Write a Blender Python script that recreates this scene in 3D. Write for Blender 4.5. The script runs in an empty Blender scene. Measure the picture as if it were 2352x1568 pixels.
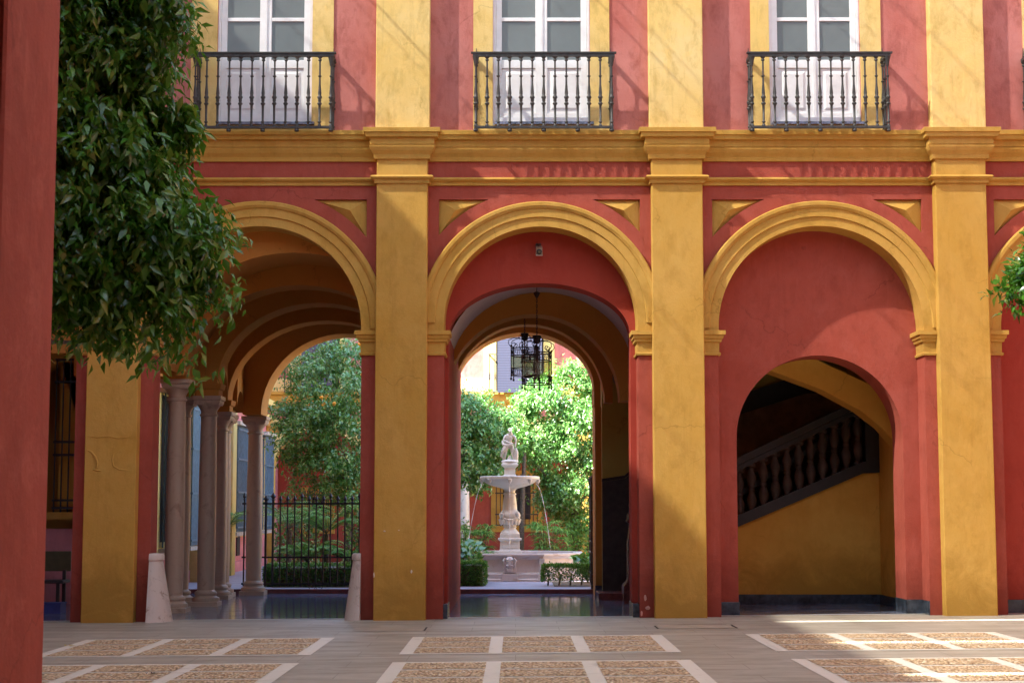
import bpy, math, random
import numpy as np
from mathutils import Vector, Matrix
from mathutils.geometry import tessellate_polygon
R = math.radians
PI = math.pi
rnd = random.Random(7)
S = bpy.context.scene
COL = S.collection

# ------------------------------------------------------------------ camera, sky, sun, exposure
F = 3875.0                      # focal length in units of a 2352 px wide picture
CAMZ = 1.574
PITCH = math.atan(385.0 / F)
YAW = 8.0 / F                   # a hair to the left
cam = bpy.data.cameras.new('camera')
cam.sensor_width = 36.0
cam.lens = 36.0 * F / 2352.0
cam.clip_start = 0.1
cam.clip_end = 500.0
cam.dof.use_dof = True
cam.dof.focus_distance = 24.6
cam.dof.aperture_fstop = 10.0
camo = bpy.data.objects.new('camera', cam)
COL.objects.link(camo)
camo.location = (0, 0, CAMZ)
camo.rotation_euler = (PI / 2 + PITCH, 0, YAW)
S.camera = camo

SUN = Vector((2.2, 1.0, -2.4)).normalized()      # direction the light travels
W = bpy.data.worlds.new('World')
S.world = W
W.use_nodes = True
nt = W.node_tree
bg = nt.nodes['Background']
sky = nt.nodes.new('ShaderNodeTexSky')
sky.sky_type = 'NISHITA'
sky.sun_disc = False
sky.sun_elevation = math.asin(-SUN.z)
sky.sun_rotation = math.atan2(-SUN.x, -SUN.y)
nt.links.new(sky.outputs[0], bg.inputs[0])
bg.inputs[1].default_value = 0.15
sl = bpy.data.lights.new('sun', 'SUN')
sl.energy = 5.0
sl.angle = R(0.8)
sl.color = (1.0, 0.965, 0.90)
so = bpy.data.objects.new('sun', sl)
COL.objects.link(so)
so.rotation_euler = SUN.to_track_quat('-Z', 'Y').to_euler()
S.view_settings.view_transform = 'Standard'
S.view_settings.look = 'None'
S.view_settings.gamma = 1.0
S.view_settings.exposure = 3.15
S.cycles.use_denoising = True
S.cycles.max_bounces = 10
S.cycles.diffuse_bounces = 6
S.cycles.transparent_max_bounces = 12
S.cycles.caustics_reflective = False
S.cycles.caustics_refractive = False
S.cycles.sample_clamp_indirect = 6.0

# photo measurement -> metres on the plane a known distance away
_f = Vector((0, math.cos(PITCH), math.sin(PITCH)))
_u = Vector((0, -math.sin(PITCH), math.cos(PITCH)))
_r = Vector((1, 0, 0))
_rot = Matrix.Rotation(YAW, 3, 'Z')
def at(px, py, Y):
    d = _rot @ (_f + _r * ((px - 1176) / F) + _u * ((784 - py) / F))
    t = Y / d.y
    return (d.x * t, CAMZ + d.z * t)
def zof(py, Y): return at(1184, py, Y)[1]
def xof(px, Y, py=1400): return at(px, py, Y)[0]

def g(x, y):
    'fall of the courtyard paving towards the left'
    k = 1.0 if y < 24.7 else max(0.0, 1 - (y - 24.7) / 7.3)
    return 0.0085 * max(-12, min(12, x)) * k

# ------------------------------------------------------------------ materials
def mat(name):
    m = bpy.data.materials.new(name)
    m.use_nodes = True
    return m, m.node_tree, m.node_tree.nodes['Principled BSDF']
def N(t, k, **kw):
    n = t.nodes.new(k)
    for a, b in kw.items(): setattr(n, a, b)
    return n
def ramp(t, fac, stops):
    r = N(t, 'ShaderNodeValToRGB')
    e = r.color_ramp.elements
    while len(e) < len(stops): e.new(0.5)
    for i, (p, c) in enumerate(stops):
        e[i].position = p
        e[i].color = (*c, 1) if len(c) == 3 else c
    t.links.new(fac, r.inputs[0])
    return r.outputs[0]
def mixc(t, fac, a, b, mode='MIX'):
    m = N(t, 'ShaderNodeMix', data_type='RGBA', blend_type=mode)
    if isinstance(fac, (int, float)): m.inputs[0].default_value = fac
    else: t.links.new(fac, m.inputs[0])
    for i, v in ((6, a), (7, b)):
        if isinstance(v, tuple): m.inputs[i].default_value = (*v, 1)
        else: t.links.new(v, m.inputs[i])
    return m.outputs[2]
def noise(t, vec, scale, detail=4, rough=0.6, dist=0.0):
    n = N(t, 'ShaderNodeTexNoise')
    n.inputs['Scale'].default_value = scale
    n.inputs['Detail'].default_value = detail
    n.inputs['Roughness'].default_value = rough
    n.inputs['Distortion'].default_value = dist
    t.links.new(vec, n.inputs['Vector'])
    return n.outputs[0]
def geo(t): return N(t, 'ShaderNodeNewGeometry').outputs['Position']
def mapping(t, vec, sc=(1, 1, 1), rot=(0, 0, 0)):
    m = N(t, 'ShaderNodeMapping')
    m.inputs['Scale'].default_value = sc
    m.inputs['Rotation'].default_value = rot
    t.links.new(vec, m.inputs[0])
    return m.outputs[0]
def bump(t, b, h, strength=0.3, dist=0.01):
    n = N(t, 'ShaderNodeBump')
    n.inputs['Strength'].default_value = strength
    n.inputs['Distance'].default_value = dist
    t.links.new(h, n.inputs['Height'])
    t.links.new(n.outputs[0], b.inputs['Normal'])

def plaster(name, col, worn, stain=0.5, rough=0.85, crack=0.5):
    m, t, b = mat(name)
    p = geo(t)
    big = noise(t, p, 0.7, 6, 0.62, 0.4)
    mid = noise(t, mapping(t, p, (3.2, 3.2, 1.6)), 1.6, 7, 0.7, 0.3)
    c = mixc(t, ramp(t, big, [(0.32, (0, 0, 0)), (0.72, (1, 1, 1))]), col, worn)
    dk = tuple(v * 0.74 for v in col)
    c = mixc(t, ramp(t, mid, [(0.48, (0, 0, 0)), (0.70, (stain,) * 3)]), c, dk)
    lt = tuple(min(0.9, v * 1.12 + 0.035) for v in col)
    spots = noise(t, p, 2.3, 8, 0.8, 0.6)
    c = mixc(t, ramp(t, spots, [(0.5, (0, 0, 0)), (0.66, (stain * 0.8,) * 3)]), c, lt)
    # rain drips: noise stretched down the wall
    dr = noise(t, mapping(t, p, (7.5, 7.5, 0.55)), 1.0, 6, 0.75, 0.2)
    c = mixc(t, ramp(t, dr, [(0.56, (0, 0, 0)), (0.76, (stain * 0.75,) * 3)]), c, tuple(v * 0.70 for v in col))
    dr2 = noise(t, mapping(t, p, (5.0, 5.0, 0.8), (0, 0, 0.4)), 1.3, 6, 0.75, 0.3)
    c = mixc(t, ramp(t, dr2, [(0.58, (0, 0, 0)), (0.75, (stain * 0.6,) * 3)]), c, tuple(min(.9, v * 1.25 + 0.05) for v in col))
    # hairline cracks in some places
    wp = N(t, 'ShaderNodeTexNoise'); wp.inputs['Scale'].default_value = 2.5; wp.inputs['Detail'].default_value = 6
    t.links.new(p, wp.inputs['Vector'])
    vm = N(t, 'ShaderNodeVectorMath', operation='MULTIPLY_ADD'); t.links.new(wp.outputs[1], vm.inputs[0]); vm.inputs[1].default_value = (.7, .7, .7); t.links.new(p, vm.inputs[2])
    vc = N(t, 'ShaderNodeTexVoronoi', feature='DISTANCE_TO_EDGE'); vc.inputs['Scale'].default_value = 0.55; t.links.new(vm.outputs[0], vc.inputs['Vector'])
    ck = ramp(t, vc.outputs['Distance'], [(0.0, (1, 1, 1)), (0.006, (0, 0, 0))])
    msk = ramp(t, noise(t, p, 0.9, 3, 0.5), [(0.5, (0, 0, 0)), (0.6, (crack,) * 3)])
    c = mixc(t, mixc(t, 1.0, ck, msk, 'MULTIPLY'), c, tuple(v * 0.45 for v in col))
    # damp patches low on the wall
    sep = N(t, 'ShaderNodeSeparateXYZ'); t.links.new(p, sep.inputs[0])
    low = N(t, 'ShaderNodeMapRange'); low.inputs[1].default_value = 1.7; low.inputs[2].default_value = 0.0
    t.links.new(sep.outputs[2], low.inputs[0])
    n2 = noise(t, p, 1.7, 7, 0.72, 0.8)
    mm = N(t, 'ShaderNodeMath', operation='MULTIPLY'); t.links.new(low.outputs[0], mm.inputs[0]); t.links.new(n2, mm.inputs[1])
    c = mixc(t, ramp(t, mm.outputs[0], [(0.20, (0, 0, 0)), (0.42, (0.75,) * 3)]), c, tuple(v * 0.62 for v in col))
    t.links.new(c, b.inputs['Base Color'])
    b.inputs['Roughness'].default_value = rough
    b.inputs['Specular IOR Level'].default_value = 0.25
    fine = noise(t, p, 45, 5, 0.7)
    wav = noise(t, p, 5, 4, 0.6)
    ad = N(t, 'ShaderNodeMath', operation='MULTIPLY_ADD'); t.links.new(fine, ad.inputs[0]); ad.inputs[1].default_value = 0.35; t.links.new(wav, ad.inputs[2])
    bump(t, b, ad.outputs[0], 0.45, 0.02)
    return m

RED = plaster('red_plaster', (0.335, 0.064, 0.038), (0.40, 0.092, 0.062), 0.55)
PINKRED = plaster('upper_red_plaster', (0.44, 0.130, 0.105), (0.56, 0.23, 0.20), 0.85)
OCHRE = plaster('ochre_plaster', (0.51, 0.285, 0.045), (0.57, 0.35, 0.085), 0.55)
YELLOW = plaster('upper_yellow_plaster', (0.71, 0.49, 0.145), (0.77, 0.60, 0.27), 0.9)
PINK = plaster('pink_plaster', (0.66, 0.25, 0.27), (0.72, 0.33, 0.35), 0.3)
CREAM = plaster('pale_yellow_plaster', (0.76, 0.60, 0.20), (0.80, 0.66, 0.28), 0.3)
DKRED = plaster('deep_red_plaster', (0.36, 0.048, 0.028), (0.38, 0.06, 0.036), 0.3)
VAULT = plaster('vault_white_plaster', (0.56, 0.54, 0.55), (0.62, 0.60, 0.6), 0.2)
VAULTO = plaster('vault_ochre_plaster', (0.50, 0.22, 0.038), (0.54, 0.26, 0.055), 0.2)
INNER_OCHRE = plaster('stair_ochre_plaster', (0.60, 0.30, 0.04), (0.74, 0.42, 0.08), 0.2)  # ochre plaster of the stair hall and the leftmost bay's back wall
OLIVE = plaster('olive_plaster', (0.46, 0.37, 0.09), (0.50, 0.41, 0.11), 0.2)
PILLAR = plaster('pillar_red_plaster', (0.52, 0.13, 0.085), (0.42, 0.095, 0.065), 0.9)

def simple(name, col, rough=0.5, metal=0.0, var=0.12, nscale=8, bmp=0.0, spec=0.5):
    m, t, b = mat(name)
    p = geo(t)
    n = noise(t, p, nscale, 5, 0.6)
    c = mixc(t, ramp(t, n, [(0.35, (0, 0, 0)), (0.65, (1, 1, 1))]), tuple(v * (1 - var) for v in col), tuple(min(1, v * (1 + var)) for v in col))
    t.links.new(c, b.inputs['Base Color'])
    b.inputs['Roughness'].default_value = rough
    b.inputs['Metallic'].default_value = metal
    b.inputs['Specular IOR Level'].default_value = spec
    if bmp: bump(t, b, n, bmp, 0.01)
    return m
IRON = simple('wrought_iron', (0.040, 0.038, 0.034), 0.55, 0.0, 0.35, 14, 0.4)
IRONB = simple('black_iron', (0.020, 0.017, 0.020), 0.5, 0.0, 0.3, 14)
RUST = simple('brown_iron', (0.05, 0.026, 0.016), 0.6, 0.0, 0.3, 20)
BLUEIRON = simple('blue_grey_grille', (0.11, 0.19, 0.25), 0.5, 0.0, 0.2, 10)
WHITEP = simple('white_paint', (0.80, 0.80, 0.80), 0.45, 0.0, 0.05, 6)
PANE = simple('awning_grey_pane', (0.15, 0.17, 0.165), 0.22, 0.0, 0.12, 0.7)  # grey of the awning's reflection is put into the base colour
DARK = simple('dark_void', (0.015, 0.013, 0.012), 0.7)
SLATE = simple('dark_marble', (0.035, 0.045, 0.06), 0.22, 0.0, 0.6, 7)
DADO = simple('dark_dado_tiles', (0.030, 0.022, 0.020), 0.4, 0.0, 0.4, 9)
DADO2 = simple('brown_dado', (0.26, 0.17, 0.11), 0.6, 0.0, 0.3, 5)
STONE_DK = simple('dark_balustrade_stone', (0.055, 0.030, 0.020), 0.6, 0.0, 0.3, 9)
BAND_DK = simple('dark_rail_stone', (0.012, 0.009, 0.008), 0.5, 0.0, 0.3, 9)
REDMARB = simple('red_marble', (0.13, 0.035, 0.028), 0.25, 0.0, 0.5, 6)
TILEBLUE = simple('glazed_blue_tiles', (0.12, 0.13, 0.2), 0.2, 0.0, 0.5, 12)
WOODG = simple('green_painted_wood', (0.07, 0.07, 0.03), 0.6, 0.0, 0.2, 9)
CAMW = simple('cream_plastic', (0.36, 0.28, 0.20), 0.4)
BLUEM = simple('blue_box_paint', (0.03, 0.05, 0.22), 0.5)
ORANGEM = simple('orange_peel', (0.85, 0.36, 0.02), 0.45)
BARK = simple('bark', (0.13, 0.10, 0.075), 0.9, 0.0, 0.4, 25, 0.8)
def marble(name, a, bcol, sc, rough=0.35):
    m, t, b = mat(name)
    p = geo(t)
    n = noise(t, p, sc, 9, 0.7, 1.6)
    c = ramp(t, n, [(0.30, bcol), (0.44, a), (0.60, a), (0.75, tuple(v * 0.8 for v in a))])
    n2 = noise(t, mapping(t, p, (1, 1, 0.35)), 9, 5, 0.7)
    c = mixc(t, ramp(t, n2, [(0.55, (0, 0, 0)), (0.78, (0.45,) * 3)]), c, bcol)
    t.links.new(c, b.inputs['Base Color'])
    b.inputs['Roughness'].default_value = rough
    bump(t, b, n2, 0.25, 0.01)
    return m
MARBLE = marble('white_marble', (0.54, 0.52, 0.46), (0.27, 0.26, 0.20), 3.0)
BOLL = marble('bollard_marble', (0.56, 0.50, 0.43), (0.25, 0.17, 0.12), 4.0, 0.5)
COLSTONE = marble('column_marble', (0.50, 0.37, 0.26), (0.32, 0.22, 0.15), 2.6, 0.5)
BASINM = marble('basin_marble', (0.62, 0.57, 0.55), (0.45, 0.36, 0.32), 1.7)

def leafmat(name, stops, rough=0.32, trans=0.18, spec=0.5):
    m, t, b = mat(name)
    gn = N(t, 'ShaderNodeNewGeometry')
    c = ramp(t, gn.outputs['Random Per Island'], stops)
    t.links.new(c, b.inputs['Base Color'])
    b.inputs['Roughness'].default_value = rough
    b.inputs['Specular IOR Level'].default_value = spec
    tr = N(t, 'ShaderNodeBsdfTranslucent')
    lc = mixc(t, 0.5, c, (0.16, 0.26, 0.02))
    t.links.new(lc, tr.inputs[0])
    mx = N(t, 'ShaderNodeMixShader'); mx.inputs[0].default_value = trans
    t.links.new(b.outputs[0], mx.inputs[1]); t.links.new(tr.outputs[0], mx.inputs[2])
    t.links.new(mx.outputs[0], t.nodes['Material Output'].inputs[0])
    return m
LEAF = leafmat('orange_tree_leaf', [(0.0, (0.03, 0.13, 0.012)), (0.45, (0.075, 0.27, 0.025)), (0.85, (0.14, 0.38, 0.045)), (0.97, (0.30, 0.40, 0.06))], 0.24, 0.38, 0.9)
LEAFG = leafmat('garden_leaf', [(0.0, (0.06, 0.20, 0.035)), (0.5, (0.16, 0.38, 0.08)), (0.9, (0.22, 0.42, 0.14)), (1.0, (0.36, 0.46, 0.16))], 0.24, 0.30, 0.9)
HEDGE = leafmat('hedge_leaf', [(0.0, (0.04, 0.15, 0.02)), (0.6, (0.10, 0.28, 0.04)), (1.0, (0.22, 0.40, 0.07))], 0.5, 0.2)
FROND = leafmat('frond_leaf', [(0.0, (0.09, 0.30, 0.07)), (0.6, (0.22, 0.48, 0.12)), (1.0, (0.44, 0.58, 0.15))], 0.5, 0.3)

# paving
def slabs():
    m, t, b = mat('paving_slabs')
    p = geo(t)
    br = N(t, 'ShaderNodeTexBrick')
    br.inputs['Scale'].default_value = 1.0
    br.inputs['Brick Width'].default_value = 1.15
    br.inputs['Row Height'].default_value = 0.62
    br.inputs['Mortar Size'].default_value = 0.006
    br.inputs['Mortar Smooth'].default_value = 0.4
    br.inputs['Color1'].default_value = (0.36, 0.325, 0.26, 1)
    br.inputs['Color2'].default_value = (0.44, 0.40, 0.325, 1)
    br.inputs['Mortar'].default_value = (0.20, 0.175, 0.13, 1)
    t.links.new(p, br.inputs[0])
    n = noise(t, mapping(t, p, (0.7, 2.6, 1)), 1.3, 8, 0.7, 0.5)
    c = mixc(t, ramp(t, n, [(0.35, (0, 0, 0)), (0.65, (0.8,) * 3)]), br.outputs[0], (0.24, 0.21, 0.16))
    n3 = noise(t, p, 0.8, 7, 0.75)
    c = mixc(t, ramp(t, n3, [(0.52, (0, 0, 0)), (0.72, (0.5,) * 3)]), c, (0.54, 0.51, 0.44))
    t.links.new(c, b.inputs['Base Color'])
    rr = ramp(t, n, [(0.3, (0.42,) * 3), (0.8, (0.62,) * 3)])
    t.links.new(rr, b.inputs['Roughness'])
    b.inputs['Specular IOR Level'].default_value = 0.4
    bump(t, b, noise(t, p, 12, 6, 0.7), 0.25, 0.01)
    return m
SLABS = slabs()
def pebbles():
    m, t, b = mat('pebble_mosaic')
    p = geo(t)
    wv = N(t, 'ShaderNodeTexNoise'); wv.inputs['Scale'].default_value = 2.2
    t.links.new(p, wv.inputs['Vector'])
    va = N(t, 'ShaderNodeVectorMath', operation='MULTIPLY_ADD')
    t.links.new(wv.outputs[1], va.inputs[0]); va.inputs[1].default_value = (0.12, 0.12, 0); t.links.new(p, va.inputs[2])
    v = N(t, 'ShaderNodeTexVoronoi'); v.inputs['Scale'].default_value = 24
    t.links.new(mapping(t, va.outputs[0], (1.5, 0.62, 0)), v.inputs['Vector'])
    c = ramp(t, v.outputs['Color'], [(0.0, (0.36, 0.23, 0.12)), (0.35, (0.58, 0.41, 0.23)), (0.75, (0.74, 0.59, 0.38)), (1.0, (0.88, 0.82, 0.68))])
    gap = ramp(t, v.outputs['Distance'], [(0.42, (0, 0, 0)), (0.85, (1, 1, 1))])
    c = mixc(t, gap, c, (0.20, 0.13, 0.065))
    n = noise(t, p, 1.1, 5, 0.6)
    c = mixc(t, ramp(t, n, [(0.45, (0, 0, 0)), (0.7, (0.3,) * 3)]), c, (0.45, 0.31, 0.18))
    t.links.new(c, b.inputs['Base Color'])
    b.inputs['Roughness'].default_value = 0.6
    inv = N(t, 'ShaderNodeMath', operation='SUBTRACT'); inv.inputs[0].default_value = 1.0
    t.links.new(v.outputs['Distance'], inv.inputs[1])
    bump(t, b, inv.outputs[0], 0.9, 0.03)
    return m
PEBBLE = pebbles()
BORDER = marble('pale_border_stone', (0.70, 0.66, 0.56), (0.52, 0.47, 0.38), 1.5, 0.5)
DRAIN = simple('cover_stone', (0.37, 0.32, 0.25), 0.5, 0, 0.12, 3)
def inner_floor():
    m, t, b = mat('polished_grey_marble')
    p = geo(t)
    ck = N(t, 'ShaderNodeTexBrick')
    ck.inputs['Scale'].default_value = 1
    ck.inputs['Brick Width'].default_value = 0.5
    ck.inputs['Row Height'].default_value = 0.5
    ck.offset = 0.0
    ck.inputs['Mortar Size'].default_value = 0.004
    ck.inputs['Color1'].default_value = (0.11, 0.14, 0.21, 1)
    ck.inputs['Color2'].default_value = (0.22, 0.25, 0.33, 1)
    ck.inputs['Mortar'].default_value = (0.05, 0.05, 0.06, 1)
    t.links.new(p, ck.inputs[0])
    t.links.new(ck.outputs[0], b.inputs['Base Color'])
    n = noise(t, p, 2.5, 4, 0.6)
    t.links.new(ramp(t, n, [(0.3, (0.06,) * 3), (0.7, (0.15,) * 3)]), b.inputs['Roughness'])
    b.inputs['Specular IOR Level'].default_value = 0.8
    bump(t, b, n, 0.08, 0.01)
    return m
INNER = inner_floor()
GPATH = simple('garden_flagstones', (0.30, 0.27, 0.31), 0.6, 0, 0.15, 3, 0.2)
SOIL = simple('garden_soil', (0.10, 0.075, 0.05), 0.95, 0, 0.4, 12, 0.8)
KERB = simple('red_clay_kerb', (0.17, 0.035, 0.03), 0.6, 0, 0.25, 6)
def glassy():
    m, t, b = mat('lantern_glass')
    b.inputs['Base Color'].default_value = (0.85, 0.88, 0.7, 1)
    b.inputs['Roughness'].default_value = 0.08
    tr = N(t, 'ShaderNodeBsdfTransparent'); tr.inputs[0].default_value = (0.8, 0.85, 0.62, 1)
    mx = N(t, 'ShaderNodeMixShader'); mx.inputs[0].default_value = 0.82
    t.links.new(b.outputs[0], mx.inputs[1]); t.links.new(tr.outputs[0], mx.inputs[2])
    t.links.new(mx.outputs[0], t.nodes['Material Output'].inputs[0])
    return m
GLASS = glassy()
def watery():
    m, t, b = mat('water')
    b.inputs['Base Color'].default_value = (0.9, 0.92, 0.95, 1)
    b.inputs['Roughness'].default_value = 0.1
    tr = N(t, 'ShaderNodeBsdfTransparent')
    mx = N(t, 'ShaderNodeMixShader'); mx.inputs[0].default_value = 0.45
    t.links.new(b.outputs[0], mx.inputs[1]); t.links.new(tr.outputs[0], mx.inputs[2])
    t.links.new(mx.outputs[0], t.nodes['Material Output'].inputs[0])
    return m
WATER = watery()
def blinds():
    m, t, b = mat('slatted_blind')
    w = N(t, 'ShaderNodeTexWave', wave_type='BANDS', bands_direction='Z')
    w.inputs['Scale'].default_value = 7.0
    w.inputs['Distortion'].default_value = 0.3
    t.links.new(geo(t), w.inputs[0])
    c = mixc(t, w.outputs[1], (0.025, 0.028, 0.05), (0.075, 0.08, 0.13))
    t.links.new(c, b.inputs['Base Color'])
    return m
BLIND = blinds()
def cloth(name, tcol, ft, ftl):
    m, t, b = mat(name)
    n = t.nodes
    n.remove(b)
    tp = N(t, 'ShaderNodeBsdfTransparent'); tp.inputs[0].default_value = (1, 0.98, 0.94, 1)
    tl = N(t, 'ShaderNodeBsdfTranslucent'); tl.inputs[0].default_value = (*tcol, 1)
    df = N(t, 'ShaderNodeBsdfDiffuse'); df.inputs[0].default_value = (*tcol, 1)
    m1 = N(t, 'ShaderNodeMixShader'); m1.inputs[0].default_value = ftl
    t.links.new(df.outputs[0], m1.inputs[1]); t.links.new(tl.outputs[0], m1.inputs[2])
    m2 = N(t, 'ShaderNodeMixShader'); m2.inputs[0].default_value = ft
    t.links.new(m1.outputs[0], m2.inputs[1]); t.links.new(tp.outputs[0], m2.inputs[2])
    t.links.new(m2.outputs[0], n['Material Output'].inputs[0])
    return m
AWN = cloth('awning_cloth', (0.44, 0.49, 0.47), 0.118, 0.135)
AWNS = cloth('awning_seam', (0.5, 0.52, 0.5), 0.60, 0.3)

# ------------------------------------------------------------------ mesh helpers
def wloc(o):
    v = Vector((0, 0, 0))
    while o is not None:
        v += o.location
        o = o.parent
    return v
class MB:
    def __init__(s): s.v = []; s.f = []; s.m = []
    def add(s, vs, fs, mi=0):
        n = len(s.v)
        s.v += [tuple(v) for v in vs]
        s.f += [tuple(i + n for i in f) for f in fs]
        s.m += [mi] * len(fs)
        return s
    def box(s, x0, x1, y0, y1, z0, z1, mi=0):
        return s.add([(x0, y0, z0), (x1, y0, z0), (x1, y1, z0), (x0, y1, z0), (x0, y0, z1), (x1, y0, z1), (x1, y1, z1), (x0, y1, z1)],
                     [(0, 3, 2, 1), (4, 5, 6, 7), (0, 1, 5, 4), (1, 2, 6, 5), (2, 3, 7, 6), (3, 0, 4, 7)], mi)
    def obox(s, c, ax, ay, az, hx, hy, hz, mi=0):
        c = Vector(c); vs = []
        for sz in (-1, 1):
            for sx, sy in ((-1, -1), (1, -1), (1, 1), (-1, 1)):
                vs.append(c + ax * hx * sx + ay * hy * sy + az * hz * sz)
        return s.add(vs, [(0, 3, 2, 1), (4, 5, 6, 7), (0, 1, 5, 4), (1, 2, 6, 5), (2, 3, 7, 6), (3, 0, 4, 7)], mi)
    def bar(s, a, b, r, r2=None):
        a = Vector(a); b = Vector(b); d = (b - a)
        L = d.length; d.normalize()
        x = d.orthogonal().normalized(); y = d.cross(x)
        return s.obox((a + b) / 2, x, y, d, r, r2 or r, L / 2)
    def tube(s, pts, rad, seg=8, cap=True):
        pts = [Vector(p) for p in pts]
        n = len(pts)
        rr = rad if isinstance(rad, (list, tuple)) else [rad] * n
        x = None; rings = []
        for i, p in enumerate(pts):
            d = (pts[min(i + 1, n - 1)] - pts[max(i - 1, 0)]).normalized()
            if x is None: x = d.orthogonal().normalized()
            x = (x - d * x.dot(d))
            if x.length < 1e-6: x = d.orthogonal()
            x.normalize(); y = d.cross(x)
            rings.append([p + (x * math.cos(2 * PI * k / seg) + y * math.sin(2 * PI * k / seg)) * rr[i] for k in range(seg)])
        vs = [v for r_ in rings for v in r_]; fs = []
        for i in range(n - 1):
            for k in range(seg):
                a = i * seg + k; b = i * seg + (k + 1) % seg
                fs.append((a, b, b + seg, a + seg))
        if cap:
            fs.append(tuple(range(seg - 1, -1, -1)))
            fs.append(tuple(range((n - 1) * seg, n * seg)))
        return s.add(vs, fs)
    def lathe(s, c, prof, seg=24, rot=0.0, fx=1.0, fy=1.0, cap=True):
        cx, cy, cz = c
        vs = []; fs = []
        for r_, z in prof:
            for k in range(seg):
                a = 2 * PI * k / seg + rot
                vs.append((cx + r_ * math.cos(a) * fx, cy + r_ * math.sin(a) * fy, cz + z))
        for i in range(len(prof) - 1):
            for k in range(seg):
                a = i * seg + k; b = i * seg + (k + 1) % seg
                fs.append((a, b, b + seg, a + seg))
        if cap:
            fs.append(tuple(range(seg - 1, -1, -1)))
            fs.append(tuple(range((len(prof) - 1) * seg, len(prof) * seg)))
        return s.add(vs, fs)
    def sq(s, c, prof):      # square lathe, half widths
        return s.lathe(c, [(r_ * math.sqrt(2), z) for r_, z in prof], 4, PI / 4)
    def sweep(s, path, prof, close=False):
        'path: plan points, prof: (out, z); out is to the right-hand side (towards -Y when walking +X)'
        P = [Vector((p[0], p[1])) for p in path]
        n = len(P); offs = []
        for i in range(n):
            ns = []
            if i > 0:
                d = (P[i] - P[i - 1]).normalized(); ns.append(Vector((d.y, -d.x)))
            if i < n - 1:
                d = (P[i + 1] - P[i]).normalized(); ns.append(Vector((d.y, -d.x)))
            if len(ns) == 2:
                o = (ns[0] + ns[1]) / (1 + ns[0].dot(ns[1]))
            else: o = ns[0]
            offs.append(o)
        m = len(prof); vs = []
        for i in range(n):
            for (o, z) in prof:
                q = P[i] + offs[i] * o
                vs.append((q.x, q.y, z))
        fs = []
        for i in range(n - 1):
            for j in range(m - 1):
                a = i * m + j
                fs.append((a, a + m, a + m + 1, a + 1))
        fs.append(tuple(range(m))); fs.append(tuple(range((n - 1) * m + m - 1, (n - 1) * m - 1, -1)))
        return s.add(vs, fs)
    def plate(s, outer, holes, y0, y1, axis='Y', mi=0):
        'flat slab with holes; loops are (u, z) lists; axis Y: u is x; axis X: u is y'
        loops = [outer] + list(holes)
        vl = [[Vector((u, z, 0)) for u, z in lp] for lp in loops]
        flat = [p for lp in loops for p in lp]
        tris = tessellate_polygon(vl)
        def P(u, z, d): return (u, d, z) if axis == 'Y' else (d, u, z)
        n = len(flat)
        vs = [P(u, z, y0) for u, z in flat] + [P(u, z, y1) for u, z in flat]
        fs = [tuple(t_) for t_ in tris] + [tuple(i + n for i in reversed(t_)) for t_ in tris]
        k = 0
        for lp in loops:
            m = len(lp)
            for i in range(m):
                a = k + i; b = k + (i + 1) % m
                fs.append((a, b, b + n, a + n))
            k += m
        return s.add(vs, fs, mi)
    def build(s, name, m, parent=None, smooth=False, loc=None, bevel=0.0, angle=None):
        base = wloc(parent) if parent is not None else Vector((0, 0, 0))
        if loc is not None: base = Vector(loc)
        me = bpy.data.meshes.new(name)
        me.from_pydata([(v[0] - base.x, v[1] - base.y, v[2] - base.z) for v in s.v], [], s.f)
        import bmesh
        bm = bmesh.new(); bm.from_mesh(me)
        bmesh.ops.recalc_face_normals(bm, faces=bm.faces)
        bm.to_mesh(me); bm.free()
        ms = m if isinstance(m, (list, tuple)) else [m]
        for q in ms: me.materials.append(q)
        if len(ms) > 1: me.polygons.foreach_set('material_index', s.m)
        if smooth:
            me.polygons.foreach_set('use_smooth', [True] * len(me.polygons))
            try: me.set_sharp_from_angle(angle=angle or R(38))
            except Exception: pass
        o = bpy.data.objects.new(name, me)
        COL.objects.link(o)
        if parent is not None: o.parent = parent
        if loc is not None: o.location = loc
        if bevel:
            b = o.modifiers.new('bevel', 'BEVEL'); b.width = bevel; b.segments = 2; b.limit_method = 'ANGLE'; b.angle_limit = R(50)
        return o
def thing(name, label, cat, loc=(0, 0, 0), group=None):
    o = bpy.data.objects.new(name, None)
    COL.objects.link(o)
    o.location = loc
    o['label'] = label; o['category'] = cat
    if group: o['group'] = group
    return o
def tag(o, label, cat, group=None):
    o['label'] = label; o['category'] = cat
    if group: o['group'] = group
    return o
def struct(o, label=None, cat=None):
    o['kind'] = 'structure'
    if label: o['label'] = label
    if cat: o['category'] = cat
    return o
def dup(o, parent=None, loc=None):
    c = o.copy(); COL.objects.link(c)
    c.parent = parent
    if loc is not None: c.location = loc
    for ch in list(o.children): dup(ch, c)
    return c
def ell(cx, hw, zs, rise, z0, n=36, p=2.0):
    'arch outline with straight legs: counter-clockwise from bottom left'
    pts = [(cx - hw, z0), (cx + hw, z0)]
    for i in range(n + 1):
        a = PI * i / n
        pts.append((cx + hw * math.cos(a), zs + rise * math.sin(a)))
    return pts
def rect(x0, x1, z0, z1): return [(x0, z0), (x1, z0), (x1, z1), (x0, z1)]

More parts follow.
